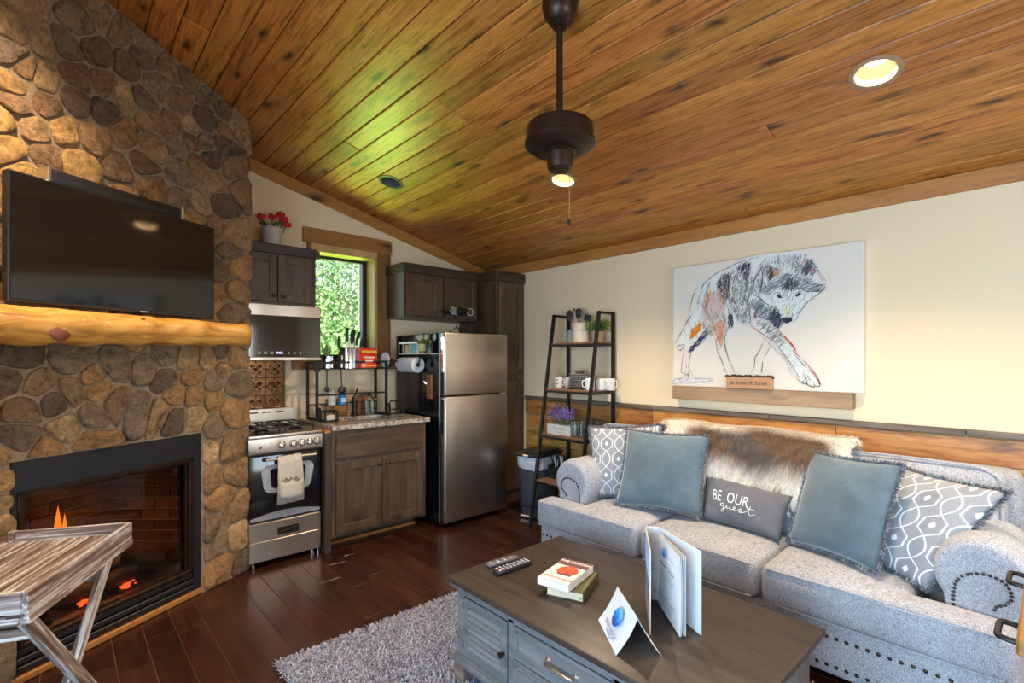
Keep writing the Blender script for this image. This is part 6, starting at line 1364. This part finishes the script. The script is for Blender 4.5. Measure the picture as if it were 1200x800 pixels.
text('lettering', 'Lavender', .030, frame((-.0456, -.01, .055), (0, -1, 0), (0, 0, 1), (-1, 0, 0)), (.20, .20, .20), lv); MB().box(-.0458, -.045, -.05, .03, .022, .025).build('printed_line', 'oc', lv, color=(.3, .3, .3), smooth=0)
rn = random.Random(6); mb = MB(); V, F, Cc = [], [], []
for _ in range(58):
    x, y = rn.uniform(-.03, .03), rn.uniform(-.115, .115); e = Vector((x + rn.uniform(-.025, .025), y + rn.uniform(-.035, .035), rn.uniform(.17, .255))); p = Vector((x, y, .06)); mb.tube([p, p.lerp(e, .6) + Vector((0, 0, .01)), e], .0012, 4)
    for q in range(22):
        c = p.lerp(e, .5 + .5 * q / 21); d = Vector((rn.uniform(-1, 1), rn.uniform(-1, 1), rn.uniform(.1, .8))).normalized(); s = d.cross(Vector((rn.uniform(-1, 1), rn.uniform(-1, 1), .3))).normalized() * .0035; b0 = len(V)
        V += [c, c + d * .006 + s, c + d * .013, c + d * .006 - s]; F.append((b0, b0 + 1, b0 + 2, b0 + 3)); k = rn.uniform(.6, 1.5); Cc += [(.22 * k, .13 * k, .42 * k)] * 4
mb.build('stems', 'leaf', lv, color=(.12, .17, .09), kind='stuff'); raw('blossoms', V, F, 'vc', lv, cols=Cc, kind='stuff')
gl_ = [(3.20, 2.725), (3.27, 2.70), (3.20, 2.655), (3.30, 2.64), (3.35, 2.60), (3.40, 2.66)]
for k, (x, y) in enumerate(gl_):
    t = L('drinking_glass', f'clear drinking glass, {ORD[k]} going from the lavender box toward the sofa', 'glass', x, y, .782, 'clear glasses beside the lavender box'); MB().lathe([(0, 0), (.028, 0), (.033, .125), (.0305, .125), (.026, .008), (0, .008)], 16).build('tumbler', 'glass', t)
t = L('cutlery_caddy', 'dark caddy full of black handled cutlery on the low ladder shelf', 'caddy', 3.26, 2.93, .392)
mb = MB()
for a in ((-.07, -.064, -.09, .09), (.064, .07, -.09, .09), (-.064, .064, -.09, -.084), (-.064, .064, .084, .09)): mb.box(a[0], a[1], a[2], a[3], 0, .11)
mb.box(-.064, .064, -.084, .084, 0, .006); mb.build('caddy', 'iron', t, smooth=0)
rn = random.Random(21)
for k in range(12):
    c = L('cutlery', 'black and steel handled piece of cutlery upright in the dark caddy', 'cutlery', 3.22 + .03 * (k % 3), 2.86 + .012 * k, .40, 'cutlery in the dark caddy'); c.rotation_euler = (rn.uniform(-.3, .3), rn.uniform(-.3, .1), 0)
    MB().tube([(0, 0, 0), (0, 0, .12), (0, 0, .20)], [.003, .007, .006], 6).build('handle', 'ocg', c, color=(.02, .02, .02) if k % 3 else (.5, .5, .5))
t = L('white_canister', 'small pale canister on the low ladder shelf', 'canister', 3.28, 2.67, .392); MB().lathe([(0, 0), (.04, 0), (.04, .14), (0, .14)], 20).build('can', 'oc', t, color=(.55, .60, .68)); MB().lathe([(0, .14), (.042, .14), (.042, .155), (0, .158)], 20).build('lid', 'oc', t, color=(.06, .06, .06))
# ---- trash can
tr = thing('trash_can', 'dark grey step trash can with white liner between refrigerator and shelf', 'trash can', (3.29, 3.235, 0), R(10))
mb = MB(); V = []
for z, sx, sy in ((.0, .145, .105), (.02, .15, .11), (.52, .185, .138), (.55, .188, .14)):
    V += [(sx * math.copysign(abs(math.cos(q * math.pi / 12)) ** .45, math.cos(q * math.pi / 12)), sy * math.copysign(abs(math.sin(q * math.pi / 12)) ** .45, math.sin(q * math.pi / 12)), z) for q in range(24)]
mb.mesh(V, [(r0 * 24 + k, r0 * 24 + (k + 1) % 24, r0 * 24 + 24 + (k + 1) % 24, r0 * 24 + 24 + k) for r0 in range(3) for k in range(24)] + [tuple(range(24))]); mb.build('bin', 'oc', tr, color=(.050, .058, .075), smooth=50)
rn = random.Random(2); mb = MB(); V = []
for z, g in ((.445, 1.012), (.48, 1.03), (.55, 1.03), (.558, .99)):
    s = .15 + (.185 - .15) * z / .52; sy = .11 + (.138 - .11) * z / .52
    V += [(s * g * math.copysign(abs(math.cos(q * math.pi / 18)) ** .45, math.cos(q * math.pi / 18)), sy * g * math.copysign(abs(math.sin(q * math.pi / 18)) ** .45, math.sin(q * math.pi / 18)), z + (rn.uniform(-.012, .012) if z < .45 else 0)) for q in range(36)]
mb.mesh(V, [(r0 * 36 + k, r0 * 36 + (k + 1) % 36, r0 * 36 + 36 + (k + 1) % 36, r0 * 36 + 36 + k) for r0 in range(3) for k in range(36)]); mb.build('liner', 'oc', tr, color=(.55, .60, .66), smooth=60)
mb = MB(); mb.box(-.200, .196, -.150, .150, .552, .585, .016, 3); mb.box(-.17, .17, -.12, .12, .580, .600, .010, 2); mb.build('lid', 'blackplastic', tr, smooth=50)
MB().box(-.206, -.196, -.03, .03, .555, .577, .003).build('lid_clip', 'chrome', tr); MB().box(-.17, -.14, -.09, .09, .10, .125, .004).build('foot_band', 'blackplastic', tr); MB().box(-.185, -.13, -.075, .075, .012, .032, .004).build('pedal', 'chrome', tr)
# ---- canvas and its ledge
pc = thing('canvas_print', 'wide white canvas with a sketchy walking wolf above the sofa', 'picture', (3.49, 1.983, 1.230))
CWD, CHT = 1.219, .899
MB().box(0, .058, -CWD, 0, 0, CHT, .003).build('canvas', 'canvas', pc, smooth=0)
rn = random.Random(14); V, F, Cc = [], [], []
def tri_fill(poly, col, dz):
    bm = bmesh.new(); vs = [bm.verts.new((a, b, 0)) for a, b in poly]; f = bm.faces.new(vs); bmesh.ops.triangulate(bm, faces=[f]); bm.verts.index_update()
    b0 = len(V); V.extend([(-dz, -v.co.x, v.co.y) for v in bm.verts]); F.extend([tuple(b0 + v.index for v in q.verts) for q in bm.faces]); Cc.extend([col] * len(bm.verts)); bm.free()
def ribbon(pts, w, col, dz):
    pts = spl(pts, 3) if len(pts) > 2 else pts; n = len(pts); b0 = len(V)
    for i, p in enumerate(pts):
        a, b = pts[max(i - 1, 0)], pts[min(i + 1, n - 1)]; dx, dy = b[0] - a[0], b[1] - a[1]; q = math.hypot(dx, dy) or 1; ww = w * (.35 + .65 * math.sin(math.pi * (i + .3) / (n - .4))) / 2 * rn.uniform(.7, 1.3)
        for s in (-1, 1): V.append((-dz, -(p[0] - dy / q * ww * s), p[1] + dx / q * ww * s)); Cc.append(col)
    for i in range(n - 1): a = b0 + 2 * i; F.append((a, a + 1, a + 3, a + 2))
def inside(p, poly):
    c = False; j = len(poly) - 1
    for i in range(len(poly)):
        a, b = poly[i], poly[j]
        if (a[1] > p[1]) != (b[1] > p[1]) and p[0] < (b[0] - a[0]) * (p[1] - a[1]) / (b[1] - a[1]) + a[0]: c = not c
        j = i
    return c
dz = .0008
for col, ang, poly in WOLF_FILLS:
    flat = col[0] > .6 or col[0] < .04
    if flat: tri_fill(poly, col, dz); dz += .00012
    xs, ys = [p[0] for p in poly], [p[1] for p in poly]; ar_ = (max(xs) - min(xs)) * (max(ys) - min(ys)); m = int(min(900, 30 + ar_ * (5200 if flat else 16000)))
    if col[0] < .04 and ar_ < .01: m = 0
    for _ in range(m):
        p = (rn.uniform(min(xs), max(xs)), rn.uniform(min(ys), max(ys)))
        if not inside(p, poly): continue
        a = R(ang + rn.gauss(0, 16)); Ls = rn.uniform(.012, .055); k = rn.choice((.4, .6, .8, 1, 1.3, 2.0) if not flat else (.25, .5, .8, 1.15, 1.3)); d = (math.cos(a) * Ls / 2, math.sin(a) * Ls / 2)
        ribbon([(p[0] - d[0], p[1] - d[1]), (p[0] + d[0] * .2 + rn.uniform(-.003, .003), p[1] + d[1] * .2), (p[0] + d[0], p[1] + d[1])], rn.uniform(.0012, .003 if flat else .0065), tuple(min(.78, c * k) for c in col), dz + rn.uniform(0, .0001))
    dz += .00011
for col, w, pts in WOLF_STROKES:
    ribbon(pts, w * 1.25, col, dz); dz += .000015
    if len(pts) > 3 and col[0] < .1: ribbon([(a + rn.uniform(-.004, .004), b + rn.uniform(-.004, .004)) for a, b in pts], w * .5, (.12, .12, .12), dz)
raw('printed_wolf', V, F, 'print', pc, cols=Cc)
lg = thing('picture_ledge', 'brown plank ledge on the wall directly under the wolf canvas', 'shelf', (3.47, 1.40, 1.132))
MB().box(0, .08, -.585, .58, 0, .098, .004).build('plank', 'ledge', lg, smooth=0)
sg = thing('bark_sign', 'small tan live edge wooden block sign with lettering on the ledge', 'sign', (3.452, 1.407, 1.231))
MB().box(0, .03, -.152, .150, 0, .082, .002).build('block', 'oc', sg, color=(.46, .24, .115), smooth=0)
rn = random.Random(1); mb = MB()
for k in range(22): y = -.15 + k * .0143; mb.sph((.013, y, .083 + rn.uniform(-.004, .004)), .013, (1.3, 1, .75), 7, 5)
mb.build('bark', 'char', sg, color=(.05, .035, .028))
text('lettering', '#redwolfchalet', .038, frame((-.0008, 0, .038), (0, -1, 0), (0, 0, 1), (-1, 0, 0)), (.05, .025, .015), sg, ext=.0003, space=1.06)
# ---- folding tray table
c1, c2 = Vector((.229, 2.576, 0)), Vector((-.061, 1.995, 0)); ax = (c1 - c2).normalized(); TL_ = (c1 - c2).length
tt = thing('tray_table', 'white washed barn wood tray on crossed folding legs before the fireplace', 'tray table', (c2.x, c2.y, 0), math.atan2(ax.y, ax.x))
# local x runs from the near right corner to the far right corner, local y to the left
TW = .56
for k in range(6):
    y0 = .016 + k * (TW - .032) / 6; MB().box(.016, TL_ - .016, y0 + .001, y0 + (TW - .032) / 6 - .001, .706, .720, .0015).build('slat', 'whitewash', tt, smooth=0)
def rim(nm, x0, x1, y0, y1, z0, z1, rotd=False):
    if x1 - x0 >= y1 - y0: return MB().box(x0, x1, y0, y1, z0, z1, .002).build(nm, 'whitewash', tt, smooth=0)
    o = MB().box(0, y1 - y0, -(x1 - x0), 0, z0, z1, .002).build(nm, 'whitewash', tt, (x0, y0, 0), smooth=0, rot=(0, 0, R(90))); return o
rim('rim', 0, TL_, 0, .016, .690, .760); rim('rim', 0, TL_, TW - .016, TW, .690, .760)
rim('rim', 0, .016, .016, TW - .016, .700, .760)
rim('rim', TL_ - .016, TL_, .016, .385, .70, .760); rim('rim', TL_ - .016, TL_, .515, TW - .016, .70, .760); rim('rim', TL_ - .016, TL_, .385, .515, .70, .722)
rim('rim_post', TL_ - .024, TL_ + .004, .385, .402, .69, .762)
rim('lower_rail', 0, TL_, -.004, .022, .668, .690); rim('lower_rail', 0, TL_, TW - .022, TW + .004, .668, .690)
rim('lower_rail', -.004, .02, .022, TW - .022, .668, .690); rim('lower_rail', TL_ - .02, TL_ + .004, .022, TW - .022, .668, .690)
MB().box(-.006, -.0005, .012, .05, .690, .702, .001).build('corner_bracket', 'chrome', tt, smooth=0)
text('stamped_number', '8110', .018, frame((-.0045, .22, .679), (0, -1, 0), (0, 0, 1), (-1, 0, 0)), (.10, .10, .12), tt)
def leg(y, xa, xb):
    p, q = Vector((xa, y, .675)), Vector((xb, y, 0)); d = q - p; Lg = d.length
    mb = MB(); mb.box(0, Lg, -.012, .012, -.021, .021, .002); o = mb.build('leg', 'whitewash', tt, p, smooth=0); o.rotation_euler = (0, math.atan2(-d.z, d.x), 0)
for y in (.026, TW - .026): leg(y, .03, TL_ - .06)
for y in (.054, TW - .054): leg(y, TL_ - .05, .05)
MB().box(0, TW - .06, -.011, .011, -.018, .018, .002).build('stretcher', 'whitewash', tt, (.075, .030, .612), smooth=0, rot=(0, 0, R(90)))
MB().box(0, TW - .10, -.010, .010, -.014, .014, .002).build('stretcher', 'whitewash', tt, (TL_ - .115, .05, .59), smooth=0, rot=(0, 0, R(90)))
# ---- end table with a handled tray, just entering the picture
et = thing('end_table', 'yellow pine end table beside the nailhead arm of the sofa', 'table', (2.0, -.17, 0))
MB().box(-.29, .29, -.22, .215, .665, .69, .004).build('top', 'pine', et, smooth=0)
for x in (-.26, .26):
    for y in (-.19, .185): MB().box(x - .025, x + .025, y - .025, y + .025, 0, .665, .004).build('leg', 'pine', et, smooth=0)
mb = MB(); mb.box(-.24, .24, .165, .2, .30, .665); mb.box(-.24, .24, -.21, -.175, .3, .665); mb.box(-.275, -.24, -.17, .165, .3, .665); mb.box(.24, .275, -.17, .165, .3, .665); mb.build('apron', 'pine', et, smooth=0)
ty = thing('serving_tray', 'brown wooden serving tray with dark iron loop handles on the end table', 'tray', (2.0, -.17, .69))
MB().box(-.30, .29, -.23, .235, .028, .072, .005).build('board', 'trimx', ty, smooth=0)
for x in (-.28, .27): MB().box(x - .012, x + .012, -.2, .2, 0.001, .03).build('runner', 'iron', ty, smooth=0)
for x in (-.22, .22):
    mb = MB(); mb.tube([(x - .055, .225, .05), (x - .055, .250, .052)] + [(x - .040 - .015 * math.cos(q), .252 + .018 * math.sin(q), .053) for q in (.4, .8, 1.2, 1.57)] + [(x + .040 + .015 * math.cos(q), .252 + .018 * math.sin(q), .053) for q in (1.57, 1.2, .8, .4)] + [(x + .055, .250, .052), (x + .055, .225, .05)], .0072, 10); mb.build('handle', 'iron', ty)
# ================================================================ OUTSIDE THE KITCHEN WINDOW
mb = MB(); mb.box(-30, 30, 4.6, 60, -.5, -.35); struct(mb.build('ground', MT['leaf'], color=(.16, .26, .04), smooth=0))
for k, (x, y, h, w, c_, lab) in enumerate(((1.2, 10.5, 3.6, 1.7, (.30, .42, .17), 'pale green leafy tree outside, nearest the kitchen window'), (4.0, 12.0, 4.6, 2.1, (.24, .38, .14), 'dense green tree outside, behind the window jamb'), (6.6, 15.5, 6.5, 3.2, (.36, .46, .26), 'hazy grey green tree farther out beyond the window'), (2.2, 15.0, 7.0, 3.0, (.29, .41, .19), 'tall light green tree behind the nearer trees outside'))):  # leaf colours are paled and greyed to paint in the haze
    t = thing('leafy_tree', lab, 'tree', (x, y, -.35), 0, 'trees outside the kitchen window'); rn = random.Random(30 + k)
    MB().tube([(0, 0, 0), (.05, 0, h * .4), (0, .05, h * .8)], [.07, .05, .02], 8).build('trunk', 'char', t, color=(.10, .07, .05))
    V, F, Cc = [], [], []
    cl = [(Vector((rn.gauss(0, w * .5), rn.gauss(0, w * .45), h * .55 + rn.gauss(0, h * .22))), rn.uniform(.3, .6) * w * .55) for _ in range(70)]
    for c, r in cl:
        for _ in range(270):
            d = Vector((rn.gauss(0, 1), rn.gauss(0, 1), rn.gauss(0, 1))).normalized(); p = c + d * r * rn.uniform(.55, 1); n_ = (d + Vector((rn.uniform(-1, 1), rn.uniform(-1, 1), rn.uniform(0, 1)))).normalized(); a = n_.orthogonal().normalized(); b = n_.cross(a); s = rn.uniform(.035, .07)
            b0 = len(V); V += [p - a * s, p + b * s * .6, p + a * s, p - b * s * .6]; F.append((b0, b0 + 1, b0 + 2, b0 + 3)); q = rn.uniform(.75, 1.4); Cc += [tuple(min(.8, v * q) for v in c_)] * 4
    raw('crown', V, F, 'vc', t, cols=Cc, kind='stuff')
